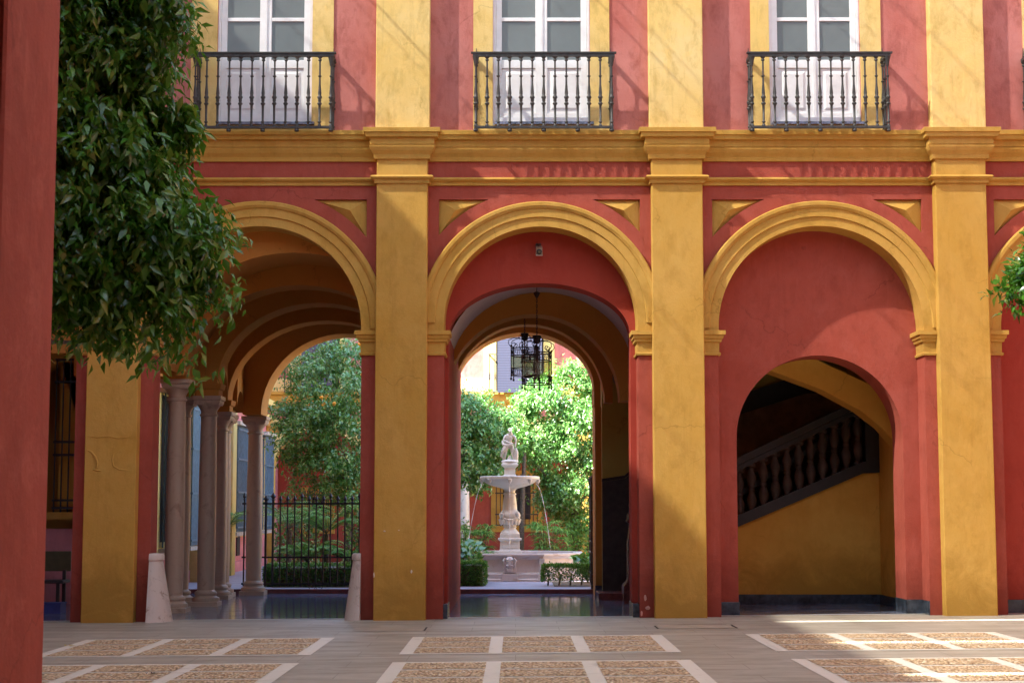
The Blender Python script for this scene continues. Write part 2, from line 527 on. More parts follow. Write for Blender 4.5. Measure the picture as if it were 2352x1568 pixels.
# ------------------------------------------------------------------ the ground
def grid(name, m, x0, x1, y0, y1, nx, ny, dz, fn=g):
    b = MB(); vs = []; fs = []
    for j in range(ny + 1):
        for i in range(nx + 1):
            x = x0 + (x1 - x0) * i / nx; y = y0 + (y1 - y0) * j / ny
            vs.append((x, y, fn(x, y) + dz))
    for j in range(ny):
        for i in range(nx):
            a = j * (nx + 1) + i
            fs.append((a, a + 1, a + nx + 2, a + nx + 1))
    b.add(vs, fs)
    o = b.build(name, m)
    return o
YW = 24.7          # front plane of the arcade wall
YP = 24.5          # front plane of the pilasters
struct(grid('courtyard_paving', SLABS, -200, 200, -150, 24.68, 2, 2, 0.0, lambda x, y: 0.0085 * max(-12, min(12, x))) if False else grid('courtyard_paving', SLABS, -14, 14, -12, 24.95, 28, 8, 0.0))
far = MB()
far.add([(-220, -220, -0.35), (220, -220, -0.35), (220, 260, -0.35), (-220, 260, -0.35)], [(0, 1, 2, 3)])
struct(far.build('ground', SOIL))
struct(grid('arcade_floor', INNER, -14, 14, 24.955, 32.0, 28, 8, 0.0))
th = MB()
th.add([(-12, 24.90, g(-12, 24.9) + 0.006), (12, 24.90, g(12, 24.9) + 0.006), (12, 25.0, g(12, 25) + 0.006), (-12, 25.0, g(-12, 25) + 0.006)], [(0, 1, 2, 3)])
struct(th.build('threshold_strip', BORDER))
# pebble panels: groups of 3 x 3, stone borders
bd = MB(); pb = MB(); rndp = random.Random(3)
def gq(b, x0, x1, y0, y1, dz):
    b.add([(x0, y0, g(x0, y0) + dz), (x1, y0, g(x1, y0) + dz), (x1, y1, g(x1, y1) + dz), (x0, y1, g(x0, y1) + dz)], [(0, 1, 2, 3)])
for gx in (-9.44, -5.35, -1.28, 2.86, 6.98):
    for gy in (18.75, 15.25, 11.7, 8.2, 4.7):
        wd, dp = 3.1, 2.55
        gq(bd, gx, gx + wd, gy, gy + dp, 0.004)
        for i in range(3):
            for j in range(3):
                x0 = gx + 0.15 + i * 0.98; y0 = gy + 0.12 + j * 0.80
                gq(pb, x0, x0 + 0.83, y0, y0 + 0.69, 0.008)
struct(bd.build('stone_borders', BORDER)); struct(pb.build('pebble_paving', PEBBLE))
# inspection covers in front of the wall
for (px0, px1, py, lab, sl_) in ((812, 972, 1447, 'pale rectangular paving cover with a slot at its right end, before the peeling pilaster', 1),
                            (1512, 1680, 1441, 'flat stone paving cover with dark slots at both ends, right of the middle passage', 2)):
    y = 22.7
    x0 = xof(px0, y, py); x1 = xof(px1, y, py)
    t_ = thing('paving_cover', lab, 'paving cover', ((x0 + x1) / 2, y, g(x0, y)), 'stone covers set in the courtyard paving')
    b = MB(); gq(b, x0, x1, y - .35, y + .35, 0.005); b.build('slab', DRAIN, t_)
    for sa in ([(x1 + 0.02, x1 + 0.045, y - .36, y + .3)] + ([(x0 - 0.045, x0 - 0.02, y - .36, y + .2), (x0 + .3, x0 + .95, y + .37, y + .41)] if sl_ == 2 else [])):
        b = MB(); gq(b, *sa, 0.006); b.build('slot', DARK, t_)

# ------------------------------------------------------------------ the arcaded wing
B = thing('arcaded_wing', 'red and ochre plastered palace wing with round arches below and three balcony doors above', 'building', (0, YW, 0))
ZTOP = 11.8
# pilasters (base pixels) -> centres
PIL = [xof(244.5, YP, 1430), xof(917, YP, 1425), xof(1565, YP, 1420), xof(2233, YP, 1412)]
PW = 0.375
PIL = [PIL[0] - 4.2] + PIL + [PIL[3] + 4.2]
Zc_top = zof(299, YW - .18)   # top edge of cornice on the wall
Zc_bot = zof(371, YW - .03)
Zs_top = zof(408, YW - .06)
Zs_bot = zof(427, YW)
print('cornice z', Zc_top, Zc_bot, Zs_top, Zs_bot, 'pil', PIL)
# arches: (front intrados left, right at the base, crown y)
def arch_at(l, r_, crown, spring_l, spring_r=None):
    x0 = xof(l, YW); x1 = xof(r_, YW)
    zc = zof(crown, YW)
    hw = (x1 - x0) / 2
    return ((x0 + x1) / 2, hw, zc - hw, hw)
AR = {}
AR[1] = arch_at(342, 825, 519, 0)
AR[2] = arch_at(1017, 1470, 520, 0)
AR[3] = arch_at(1657, 2137, 519, 0)
w0 = AR[1][1]
AR[0] = ((PIL[0] + PIL[1]) / 2, w0, AR[1][2], w0)
AR[4] = ((PIL[4] + PIL[5]) / 2, w0, AR[1][2], w0)
TS = 0.45       # soffit depth of the front arch
ZIMP = zof(760, YW)      # top of the imposts
ZIMB = zof(816, YW)
outer = rect(-13.2, 13.2, -0.4, ZTOP)
holes = []
for k in AR:
    cx, hw, zs, rise = AR[k]
    holes.append(ell(cx, hw, zs, rise, -0.3, 40))
# window openings
WIN = [(xof(500, YW, 250), xof(716, YW, 250)), (xof(1132, YW, 250), xof(1354, YW, 250)), (xof(1771, YW, 250), xof(1976, YW, 250)), (xof(2392, YW, 250), xof(2610, YW, 250))]
SUR = [(xof(438, YW, 200), xof(765, YW, 200)), (xof(1087, YW, 200), xof(1400, YW, 200)), (xof(1725, YW, 200), xof(2025, YW, 200)), (xof(2352, YW, 200), xof(2660, YW, 200))]
WIN = [((s0 + s1) / 2 - .69, (s0 + s1) / 2 + .69) for s0, s1 in SUR]
WIN[0] = (xof(499, YW, 150), xof(717, YW, 150)); WIN[1] = (xof(1132, YW, 150), xof(1355, YW, 150)); WIN[2] = (xof(1767, YW, 150), xof(1976, YW, 150))
ZD0 = zof(288, YW); ZD1 = 10.4
for x0, x1 in WIN: holes.append(rect(x0, x1, ZD0, ZD1))
# spandrel panels
SP = []
def spandrel(k, side):
    cx, hw, zs, rise = AR[k]
    pil_edge = [PIL[k] + PW, PIL[k + 1] - PW][side > 0]
    xe = pil_edge - side * 0.16
    zt = zof(458, YW)
    Rr = hw + 0.36 + 0.20
    # curved side, concentric with the arch
    za = zof(545, YW)
    pts = [(xe, zt)]
    a0 = math.acos(max(-1, min(1, (abs(xe - cx)) / Rr)))
    z_low = zs + Rr * math.sin(a0)
    a1 = math.asin(min(1, (zt - zs) / Rr))
    for i in range(13):
        a = a0 + (a1 - a0) * i / 12
        pts.append((cx + side * Rr * math.cos(a), zs + Rr * math.sin(a)))
    if side < 0: pts = pts[::-1]
    return pts
for k, side in ((0, 1), (1, -1), (1, 1), (2, -1), (2, 1), (3, -1), (3, 1), (4, -1)):
    lp = spandrel(k, side); holes.append(lp); SP.append((lp, side))
# the wall is cut below and above the cornice line so that the two storeys have their own plaster
low = MB(); low.plate(rect(-13.2, 13.2, -0.4, Zc_bot + 0.02), [h for h in holes if h[0][1] < 6.5], YW, YW + TS)
low.build('lower_wall', RED, B)
up = MB(); up.plate(rect(-13.2, 13.2, Zc_bot + 0.02, ZTOP), [h for h in holes if h[0][1] > 6.5], YW, YW + TS)
up.build('upper_wall', PINKRED, B)
for lp, side in SP:
    b = MB()
    n = len(lp)
    # flattened pyramid
    xs = [p[0] for p in lp]; zs_ = [p[1] for p in lp]
    corner = max(lp, key=lambda p: p[0] * side + p[1] * 3)
    ax = corner[0] - side * 0.30 * 0.82
    az = corner[1] - 0.17
    vs = [(x, YW + 0.06, z) for x, z in lp] + [(ax, YW - 0.035, az)]
    b.add(vs, [(i, (i + 1) % n, n) for i in range(n)])
    b.build('spandrel_panel', OCHRE, B)
# pilasters
for i, c in enumerate(PIL):
    b = MB()
    b.box(c - PW, c + PW, YP, YW + .05, -0.4, Zc_bot + .05)
    b.build('pilaster', OCHRE, B, bevel=0.012)
    b = MB()
    b.box(c - PW - 0.025, c + PW + 0.025, YP + .002, YW + .05, Zc_bot + .05, ZTOP)
    b.build('upper_pilaster', YELLOW, B, bevel=0.012)
def flake(pts, r_):
    b = MB(); b.tube([(at(px, py, YP)[0], YP - .004, at(px, py, YP)[1]) for px, py in pts], r_, 6); b.build('peeling_paint', OCHRE, B, smooth=True)
flake([(200, 1033), (210, 1037), (219, 1048), (224, 1062), (222, 1072), (215, 1078)], [.006, .014, .018, .018, .016, .01])
flake([(214, 1078), (224, 1080), (232, 1080)], [.01, .016, .008])
flake([(200, 1000), (222, 1004), (250, 1001), (272, 1006), (296, 1003)], [.004, .008, .006, .008, .004])
flake([(262, 1040), (258, 1055), (261, 1070), (275, 1078), (300, 1080)], [.004, .010, .010, .008, .004])
CHIP = simple('bare_pink_render', (.50, .25, .20), .9)
CHIPY = simple('bare_pale_render', (.66, .56, .42), .9)
def chip(px, py, w, h, Y=YP):
    x, z = at(px, py, Y); rg = random.Random(int(px)); n = 9
    ring = [(x + w * math.cos(2 * PI * i / n) * rg.uniform(.6, 1), Y - .003, z + h * math.sin(2 * PI * i / n) * rg.uniform(.6, 1)) for i in range(n)]
    b = MB(); b.add(ring + [(x, Y - .008, z)], [(i, (i + 1) % n, n) for i in range(n)]); b.build('chipped_patch', CHIP if Y == YW or px > 1400 else CHIPY, B)
for a_ in ((945, 1312, .018, .03), (883, 1219, .02, .012), (859, 1320, .012, .045), (916, 1217, .012, .008), (1474, 1408, .02, .05), (1488, 1395, .05, .035, YW), (1482, 1372, .03, .05, YW)): chip(*a_)
# cornice and string moulding
def pil_path():
    p = [(-13.2, YW)]
    for c in PIL:
        p += [(c - PW, YW), (c - PW, YP), (c + PW, YP), (c + PW, YW)]
    p.append((13.2, YW))
    return p
H = Zc_top - Zc_bot
cp = [(-.02, Zc_bot), (.035, Zc_bot), (.045, Zc_bot + .05), (.04, Zc_bot + .055), (.05, Zc_bot + .075), (.085, Zc_bot + .12), (.105, Zc_bot + .165), (.11, Zc_bot + .19), (.088, Zc_bot + .192), (.088, Zc_bot + .202), (.10, Zc_bot + .204),
      (.10, Zc_bot + .30), (.155, Zc_bot + .31), (.16, Zc_bot + .365), (.185, Zc_bot + .375), (.19, Zc_top - .005), (.18, Zc_top), (-.02, Zc_top + .03)]
b = MB(); b.sweep(pil_path(), cp); b.build('cornice', OCHRE, B)
hs = Zs_top - Zs_bot
sp_ = [(-.02, Zs_bot), (.03, Zs_bot), (.035, Zs_bot + hs * .45), (.07, Zs_bot + hs * .55), (.09, Zs_bot + hs * .75), (.075, Zs_bot + hs * .97), (-.02, Zs_top + .02)]
b = MB(); b.sweep(pil_path(), sp_); b.build('string_moulding', OCHRE, B)
# archivolts with soffit, and imposts
def archivolt(cx, hw, zs, rise, zb):
    b = MB()
    # (radial offset, y)
    pr = [(-.006, YW + TS), (-.006, YW - .035), (.125, YW - .035), (.135, YW - .062), (.255, YW - .062), (.265, YW - .085), (.285, YW - .095), (.30, YW - .105), (.345, YW - .105), (.36, YW - .09), (.365, YW + .01)]
    path = []
    legs = 3
    for i in range(legs): path.append((1, zb + (zs - zb) * i / legs, 0.0))
    n = 56
    vs = []; rows = []
    def row(c, s_, zz):
        r0 = []
        for (o, y) in pr:
            r0.append((cx + (hw + o) * c, y, zz + (hw + o) * s_ if s_ else zz))
        return r0
    rows.append(row(1, 0, zb))
    for i in range(n + 1):
        a = PI * i / n
        r0 = [(cx + (hw + o) * math.cos(a), y, zs + (hw + o) * math.sin(a)) for (o, y) in pr]
        rows.append(r0)
    rows.append([(cx - (hw + o), y, zb) for (o, y) in pr])
    m = len(pr)
    for r0 in rows: vs += r0
    fs = []
    for i in range(len(rows) - 1):
        for j in range(m - 1):
            a = i * m + j
            fs.append((a, a + 1, a + m + 1, a + m))
    b.add(vs, fs)
    return b
for k in AR:
    cx, hw, zs, rise = AR[k]
    zsh = zof(729, YW)
    o = archivolt(cx, hw, zs, rise, min(zsh, zs - .01)).build('archivolt', OCHRE, B, smooth=True, angle=R(25))
    # plain blocks and imposts on both piers
    for side in (-1, 1):
        pe = PIL[k] + PW if side < 0 else PIL[k + 1] - PW       # pilaster edge
        ie = cx + side * hw                                      # opening edge
        b = MB()
        xa, xb = sorted((pe, ie - side * .007))
        b.box(xa, xb, YW - .036, YW + TS + .001, ZIMP - .01, min(zsh, zs - .01) + .001)
        b.build('springer_block', OCHRE, B)
        h = ZIMP - ZIMB
        ip = [(-.01, ZIMB), (.03, ZIMB), (.036, ZIMB + .03), (.012, ZIMB + .045), (.012, ZIMB + .045), (.016, ZIMB + .19), (.045, ZIMB + .20), (.05, ZIMB + .235), (.07, ZIMB + .25), (.078, ZIMP - .065), (.10, ZIMP - .06), (.10, ZIMP), (-.01, ZIMP + .005)]
        path = [(pe, YW), (ie, YW), (ie, YW + TS)] if side < 0 else [(ie, YW + TS), (ie, YW), (pe, YW)]
        b = MB(); b.sweep(path, ip)
        b.build('impost', OCHRE, B)
# inner red walls behind arches 2 and 3
Y2 = YW + TS + .002
def pier_x(k):
    cx, hw, zs, rise = AR[k]
    return PIL[k], PIL[k + 1]
x0, x1 = pier_x(2)
h2l, h2r = xof(1028, Y2), xof(1452, Y2)
c2 = (h2l + h2r) / 2; hw2 = (h2r - h2l) / 2
zc2 = zof(650, Y2); zs2 = zof(770, Y2)
b = MB(); b.plate(rect(x0 + .05, x1 - .05, -.4, 7.0), [ell(c2, hw2, zs2, zc2 - zs2, -.3)], Y2, Y2 + .5)
b.build('inner_arch_wall', DKRED, B)
x0, x1 = pier_x(3)
h3l, h3r = xof(1697, Y2), xof(2083, Y2)
c3 = (h3l + h3r) / 2; hw3 = (h3r - h3l) / 2
zc3 = zof(816, Y2)
b = MB(); b.plate(rect(x0 + .05, x1 - .05, -.4, 7.0), [ell(c3, hw3, zc3 - hw3, hw3, -.3)], Y2, Y2 + .70)
b.build('stair_arch_wall', RED, B)
b = MB(); b.box(PIL[4], 13.0, Y2, Y2 + .5, -.4, 7.0)
b.build('blind_arch_wall', DKRED, B)
# dark marble plinths
def plinth(x0, x1, y0, y1, zt):
    b = MB(); b.box(x0, x1, y0, y1, -.3, zt); b.build('plinth', SLATE, B, bevel=.006)
pl = .19
plinth(AR[3][0] - AR[3][1] - .0, h3l + .012, Y2 - .03, Y2 + .3, pl + g(3, 24.7))
plinth(h3r - .012, AR[3][0] + AR[3][1] + .0, Y2 - .05, Y2 + .69, pl + .02 + g(5, 24.7))
plinth(AR[3][0] + AR[3][1] - .012, AR[3][0] + AR[3][1] + .02, YW + .012, Y2 - .03, pl + .02 + g(5, 24.7))
plinth(AR[2][0] - AR[2][1] - .02, h2l + .012, YW + .1, Y2 + .49, pl + .01)
plinth(h2r - .012, AR[2][0] + AR[2][1] + .02, YW + .1, Y2 + .49, pl + .02)
plinth(AR[4][0] - AR[4][1] - .02, AR[4][0] + 2, Y2 - .03, Y2 + .2, pl + .06)
plinth(AR[1][0] + AR[1][1] - .012, AR[1][0] + AR[1][1] + .02, YW + .2, YW + TS, pl)

# body of the wing: floor slab, roof, end walls
b = MB(); b.box(-13.2, 13.2, YW + TS + .01, 31.2, 5.9, 6.2)
b.build('ceiling', VAULT, B)
b = MB(); b.add([(-13.2, YW + TS, ZTOP - .003), (13.2, YW + TS, ZTOP - .003), (13.2, 32.2, 7.6), (-13.2, 32.2, 7.6), (-13.2, YW + TS, ZTOP - .2), (13.2, YW + TS, ZTOP - .2), (13.2, 32.2, 7.4), (-13.2, 32.2, 7.4)], [(0, 1, 2, 3), (4, 5, 6, 7), (0, 1, 5, 4), (1, 2, 6, 5), (2, 3, 7, 6), (3, 0, 4, 7)]); b.build('roof', OCHRE, B)
for xa_ in (-13.5, 13.201):
    b = MB(); b.box(xa_, xa_ + .299, YW + .01, 32.0, -.4, 7.3); b.build('end_wall', PINKRED, B)

# garden side wall, with arches
YG0, YG1 = 31.2, 31.98
xE = xof(581, 31.7)
gh = [(-6.9, -.3), (xE + .17 + 3.10, -.3)]
gh += [(xE + .17 + 1.55 + 1.55 * math.cos(PI * i / 30), 3.32 + 1.50 * math.sin(PI * i / 30)) for i in range(31)]
hl_ = (xE - .17 + 6.9) / 2
gh += [(-6.9 + hl_ + hl_ * math.cos(PI * i / 30), 3.32 + 1.25 * math.sin(PI * i / 30)) for i in range(31)]
holesG = [gh]
xl, xr = xof(1048, YG1), xof(1367, YG0)
zcl = 4.84; zsl = zof(893, YG0)
holesG.append(ell((xl + xr) / 2, (xr - xl) / 2, zsl, zcl - zsl, -.3))
b = MB(); b.plate(rect(-13.2, 13.2, -.4, 7.39), holesG, YG0, YG1); b.build('garden_wall', VAULTO, B)
b = MB()
for sx, xx in ((1, xl), (-1, xr)):
    path = [(xx, YG1), (xx, YG0), (xx - .3, YG0)] if sx > 0 else [(xx + .2, YG0), (xx, YG0), (xx, YG1)]
    if sx > 0: path = [(xx - .3, YG0), (xx, YG0), (xx, YG1)]
    b.sweep(path, [(-.01, zsl - .3), (.02, zsl - .3), (.03, zsl - .22), (.02, zsl - .2), (.03, zsl - .12), (.09, zsl - .04), (.09, zsl), (-.01, zsl)])
b.build('garden_impost', VAULTO, B)

# transverse ribs of gallery 1 (each one stands on the columns)
XR = xE + .17 + 3.10     # right wall of the gallery
def rib(y0, y1, xc, zs, zc, m=VAULTO):
    hr = (XR - (xc + .17)) / 2
    hl = 0.86
    b = MB()
    b.plate(rect(-6.95, XR + .3, -.35, 6.0), [ell(xc + .17 + hr, hr, zs, zc - zs, -.3), ell(-6.9 + (xc - .17 + 6.9) / 2, (xc - .17 + 6.9) / 2, zs, 1.0, -.3)], y0, y1)
    return b
def rib_cut(y0, y1, xc, zs, zc):
    'rib without the part below the springing'
    hr = (XR - (xc + .17)) / 2
    hl = (xc - .17 + 6.9) / 2
    o = [(-6.95, zs), (-6.9, zs)]
    cxl = -6.9 + hl
    n = 24
    o += [(cxl - hl * math.cos(PI * i / n), zs + 1.1 * math.sin(PI * i / n)) for i in range(1, n)]
    o += [(xc - .17, zs), (xc + .17, zs)]
    cxr = xc + .17 + hr
    o += [(cxr - hr * math.cos(PI * i / n), zs + (zc - zs) * math.sin(PI * i / n)) for i in range(1, n)]
    o += [(XR, zs), (XR + .3, zs), (XR + .3, 6.0), (-6.95, 6.0)]
    b = MB(); b.plate(o, [], y0, y1)
    return b
COLS = [(398, 26.8, 3.62), (412, 28.55, 3.46), (472, 28.35, 3.46), (499, 30.2, 3.30), (507, 31.0, 3.30), (581, 31.62, 3.30)]
RIBS = [(26.45, 27.05, xof(398, 26.8), 3.66, 5.10), (28.1, 28.75, xof(472, 28.35), 3.66, 5.02), (29.9, 30.45, xof(499, 30.2), 3.50, 4.92)]
for y0, y1, xc, zs, zc in RIBS:
    rib_cut(y0, y1, xc, zs, zc).build('vault_rib', VAULTO, B)
# longitudinal arches between the columns
for (ya, yb, zz, xx) in ((27.05, 28.1, 3.6, -5.34), (28.75, 29.9, 3.5, -5.28), (30.45, 31.19, 3.35, -5.2), (25.2, 26.45, 3.7, -5.42)):
    n = 20; hl = (yb - ya) / 2; o = []
    o = [(ya, zz)] + [(ya + hl - hl * math.cos(PI * i / n), zz + hl * math.sin(PI * i / n)) for i in range(1, n)] + [(yb, zz), (yb, 6.0), (ya, 6.0)]
    b = MB(); b.plate(o, [], xx - .17, xx + .17, axis='X'); b.build('side_arch', VAULTO, B)
def vault(x0, x1, zs, rise, y0, y1, name='vault', m=None):
    b = MB(); n = 28; vs = []; fs = []
    for i in range(n + 1):
        a = PI * i / n
        x = (x0 + x1) / 2 - (x1 - x0) / 2 * math.cos(a); z = zs + rise * math.sin(a)
        vs += [(x, y0, z), (x, y1, z)]
    for i in range(n): fs.append((2 * i, 2 * i + 1, 2 * i + 3, 2 * i + 2))
    b.add(vs, fs)
    return b.build(name, m or VAULT, B, smooth=True)
for (ya, yb, zc) in ((25.2, 26.44, 5.42), (27.06, 28.09, 5.36), (28.76, 29.89, 5.26), (30.46, 31.19, 5.14)):
    vault(-5.3, XR + .25, 3.7, zc - 3.7, ya, yb, m=VAULT if ya > 30 else VAULTO)
vm_, vh_ = (-5.3 + XR + .25) / 2, (XR + .25 + 5.3) / 2
b = MB(); b.plate([(-6.95, 3.9)] + [(vm_ - vh_ * math.cos(PI * i / 28), 3.7 + 1.72 * math.sin(PI * i / 28)) for i in range(1, 28)] + [(XR + .26, 3.9), (XR + .26, 5.89), (-6.95, 5.89)], [], Y2 + .002, 25.2); b.build('vault_rib', VAULTO, B)
# right wall of gallery 1 = left wall of the passage
b = MB(); b.box(XR, XR + .24, YW + TS, 31.2, -.3, 5.95); b.build('gallery_wall', DKRED, B)
b = MB(); b.box(XR + .24, xof(1030, 25.7), YW + TS + .51, 31.2, -.3, 5.95); b.build('passage_wall', DKRED, B)
# columns
for i, (px, y, zt) in enumerate(COLS):
    x = xof(px, y); z0 = g(x, y)
    cz = zt - .27
    b = MB()
    b.lathe((x, y, 0), [(.142, z0 + .25), (.150, z0 + .9), (.146, z0 + 2.0), (.132, cz - .05)], 28, cap=False)
    b.lathe((x, y, 0), [(.132, cz - .07), (.152, cz - .06), (.152, cz - .03), (.133, cz - .02)], 28, cap=False)
    c_ = b.build('column', COLSTONE, B, smooth=True)
    b = MB()
    b.sq((x, y, z0), [(.23, -.1), (.23, .07), (.225, .075)])
    b.lathe((x, y, z0), [(.225, .075), (.23, .10), (.225, .135), (.19, .15), (.175, .17), (.18, .19), (.19, .205), (.18, .235), (.15, .25), (.14, .27)], 28, cap=False)
    b.build('base', COLSTONE, c_, smooth=True)
    b = MB()
    b.lathe((x, y, cz), [(.133, -.03), (.135, .02), (.16, .07), (.195, .12), (.215, .15)], 28, cap=False)
    b.sq((x, y, cz), [(.19, .12), (.215, .16), (.215, .19), (.235, .21), (.235, .27)])
    b.build('capital', COLSTONE, c_, smooth=True)
    if i in (0, 2, 3):
        top = [3.66, 0, 3.66, 3.5][i]
        b = MB(); b.sq((x, y, 0), [(.19, zt - .002), (.19, top - .1), (.22, top - .08), (.235, top + .005)])
        b.build('impost_block', VAULTO, B)
    if i in (1, 4):
        b = MB(); b.sq((x, y, 0), [(.18, zt - .002), (.18, 5.6)])
        b.build('impost_block', VAULTO, B)

# passage behind arch 2: ribs and vault
PL = xof(1030, 25.7) - .02
PR = 1.62
def rib2(y0, y1, cx, hw, zs, zc, xr=2.6):
    n = 28
    o = [(PL - .3, zs), (cx - hw, zs)]
    o += [(cx - hw * math.cos(PI * i / n), zs + (zc - zs) * math.sin(PI * i / n)) for i in range(1, n)]
    o += [(cx + hw, zs), (xr, zs), (xr, 6.0), (PL - .3, 6.0)]
    b = MB(); b.plate(o, [], y0, y1); return b
rib2(27.7, 28.3, .28, 1.44, 3.35, zof(721, 27.7), 2.1).build('vault_rib', VAULTO, B)
rib2(29.8, 30.25, .22, 1.36, 3.45, zof(744, 29.8), 1.72).build('vault_rib', VAULTO, B)
for ya, yb, zc in ((25.67, 27.69, 5.14), (28.31, 29.79, 5.16), (30.26, 31.19, 5.1)):
    vault(PL - .06, 1.95, 3.75, zc - 3.75, ya, yb)
# right side of the passage: hall of the staircase
xh = xof(1385, 30.6)
b = MB(); b.box(xh, 2.75, 30.62, 31.19, -.3, 5.9); b.build('hall_wall', OLIVE, B)
b = MB(); zd = zof(1106, 30.6)
b.plate([(xh - .004, -.2), (2.4, -.2), (2.4, zd + .36), (2.15, zd + .2), (1.98, zd + .06), (xh - .004, zd)], [], 30.585, 30.62)
b.build('dado', DADO, B)
b = MB(); b.plate([(xh - .01, zd), (1.97, zd + .06), (2.15, zd + .2), (2.4, zd + .36), (2.4, zd + .42), (2.14, zd + .26), (1.97, zd + .115), (xh - .01, zd + .055)], [], 30.55, 30.60); b.build('dado_rail', BAND_DK, B)
b = MB(); b.box(xr, xh - .002, YG0 - .3, YG0 - .002, -.2, zsl - .35); b.build('jamb', VAULTO, B)
b = MB(); b.box(xr - .01, xh, YG0 - .32, YG0 - .2, -.2, .2); b.build('jamb_base', SLATE, B)
b = MB(); b.box(2.55, 2.75, Y2 + .51, 30.6, -.3, 5.9); b.build('partition_wall', OLIVE, B)
# console bracket high on the hall wall
bx = xof(1430, 30.3); bz = zof(850, 30.3)
b = MB(); b.sq((bx, 30.42, 0), [(.03, bz - .42), (.06, bz - .36), (.03, bz - .33), (.07, bz - .28), (.12, bz - .2), (.15, bz - .1), (.20, bz - .06), (.24, bz - .02), (.24, bz + .02)])
b.build('console_bracket', STONE_DK, B)
# stair pedestal and lowest steps in the hall
b = MB()
b.box(xof(1372, 30.2), 2.5, 29.6, 30.58, -.2, .13)
b.build('lower_step', REDMARB, B, bevel=.01)
px_ = xof(1466, 28.6)
b = MB()
b.sq((px_ + .05, 28.7, 0), [(.30, -.1), (.30, .30), (.24, .36), (.22, .42), (.22, 1.0), (.18, 1.3), (.18, 1.32), (.24, 1.37), (.21, 1.42), (.21, 1.5)])
b.lathe((px_ + .05, 28.7, 1.5), [(.12, 0), (.17, .06), (.20, .14), (.17, .24), (.1, .3), (.16, .34), (.17, .37), (.08, .4)], 20)
b.build('stair_pedestal', REDMARB, B, smooth=True)

# stair hall behind arch 3
YS = 28.1
b = MB(); b.box(2.76, 3.0, Y2 + .71, 31.0, -.3, 5.9); b.build('stair_hall_wall', INNER_OCHRE, B)
xc_ = xof(2022, YS, 1370)
b = MB(); b.box(xc_ + .02, xc_ + .3, Y2 + .71, 31.0, -.3, 5.9); b.build('stair_hall_wall', INNER_OCHRE, B)
b = MB(); b.box(3.01, xc_ + .01, 30.6, 30.9, -.3, 5.9); b.build('stair_hall_wall', OLIVE, B)
def P(px, py, Y=YS): return at(px, py, Y)
low_line = [P(1640, 1249), P(1980, 1087), P(2018, 1085)]
xR = low_line[2][0]
b = MB(); b.plate([(3.0, -.3), (xc_ + .019, -.3), (xc_ + .019, low_line[2][1] + .0), (xR, low_line[2][1]), low_line[1], (3.0, low_line[0][1])], [], YS, YS + .2)
b.build('stair_wall', INNER_OCHRE, B)
b = MB(); b.box(low_line[1][0] + .02, low_line[1][0] + .24, YS - .02, YS + .01, .2, low_line[2][1] - .002); b.build('stair_pilaster', INNER_OCHRE, B)
b = MB(); b.box(3.0, xc_ + .018, YS - .03, YS - .002, -.3, zof(1364, YS)); b.box(xc_ - .012, xc_ + .018, Y2 + .72, YS - .03, -.3, zof(1364, YS)); b.build('skirting', SLATE, B)
# stringer, rail, balusters
def band(pts, th_, y0, y1, name, m, par):
    o = [(p[0], p[1]) for p in pts] + [(p[0], p[1] + th_) for p in reversed(pts)]
    b = MB(); b.plate(o, [], y0, y1); return b.build(name, m, par)
ST = B
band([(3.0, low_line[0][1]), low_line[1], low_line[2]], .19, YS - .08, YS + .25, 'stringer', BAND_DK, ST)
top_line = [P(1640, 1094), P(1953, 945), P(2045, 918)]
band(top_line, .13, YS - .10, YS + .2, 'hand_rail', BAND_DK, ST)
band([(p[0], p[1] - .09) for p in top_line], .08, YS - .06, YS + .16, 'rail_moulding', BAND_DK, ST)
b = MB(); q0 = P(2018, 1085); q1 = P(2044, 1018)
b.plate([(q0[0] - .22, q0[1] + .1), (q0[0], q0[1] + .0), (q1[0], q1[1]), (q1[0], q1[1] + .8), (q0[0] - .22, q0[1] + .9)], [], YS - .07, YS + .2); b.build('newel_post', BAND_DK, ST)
slope = (low_line[1][1] - low_line[0][1]) / (low_line[1][0] - 3.0 + 1e-6)
slope = (low_line[1][1] - low_line[0][1]) / (low_line[1][0] - low_line[0][0])
def bal_prof(h):
    return [(.055, 0), (.055, .05 * h), (.035, .07 * h), (.03, .12 * h), (.05, .22 * h), (.058, .30 * h), (.045, .38 * h), (.028, .46 * h), (.038, .49 * h), (.038, .52 * h), (.028, .55 * h), (.045, .64 * h), (.055, .72 * h), (.045, .80 * h), (.028, .88 * h), (.035, .92 * h), (.055, .94 * h), (.055, h)]
for i in range(13):
    x = xof(1700 + i * 27.5, YS, 1150)
    zb = low_line[0][1] + slope * (x - low_line[0][0]) + .16
    tl = (top_line[1][1] - top_line[0][1]) / (top_line[1][0] - top_line[0][0])
    zt = top_line[0][1] + tl * (x - top_line[0][0]) - .08
    if x > low_line[1][0]: zb = low_line[1][1] + .16
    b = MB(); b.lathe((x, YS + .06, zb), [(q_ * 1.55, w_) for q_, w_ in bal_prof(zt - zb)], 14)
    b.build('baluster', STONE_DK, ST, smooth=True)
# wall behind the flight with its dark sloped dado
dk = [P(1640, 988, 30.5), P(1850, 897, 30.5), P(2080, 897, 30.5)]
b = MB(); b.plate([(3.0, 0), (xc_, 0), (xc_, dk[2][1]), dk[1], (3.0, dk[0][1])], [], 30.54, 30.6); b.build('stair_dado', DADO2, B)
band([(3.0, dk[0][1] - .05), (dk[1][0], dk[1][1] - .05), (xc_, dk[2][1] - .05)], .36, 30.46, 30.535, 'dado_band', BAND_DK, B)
b = MB(); b.plate([(3.0, 1.3), (xc_, 3.2), (xc_, 3.3), (3.0, 1.4)], [], YS + .26, 30.45); b.build('stair_flight', BAND_DK, B)
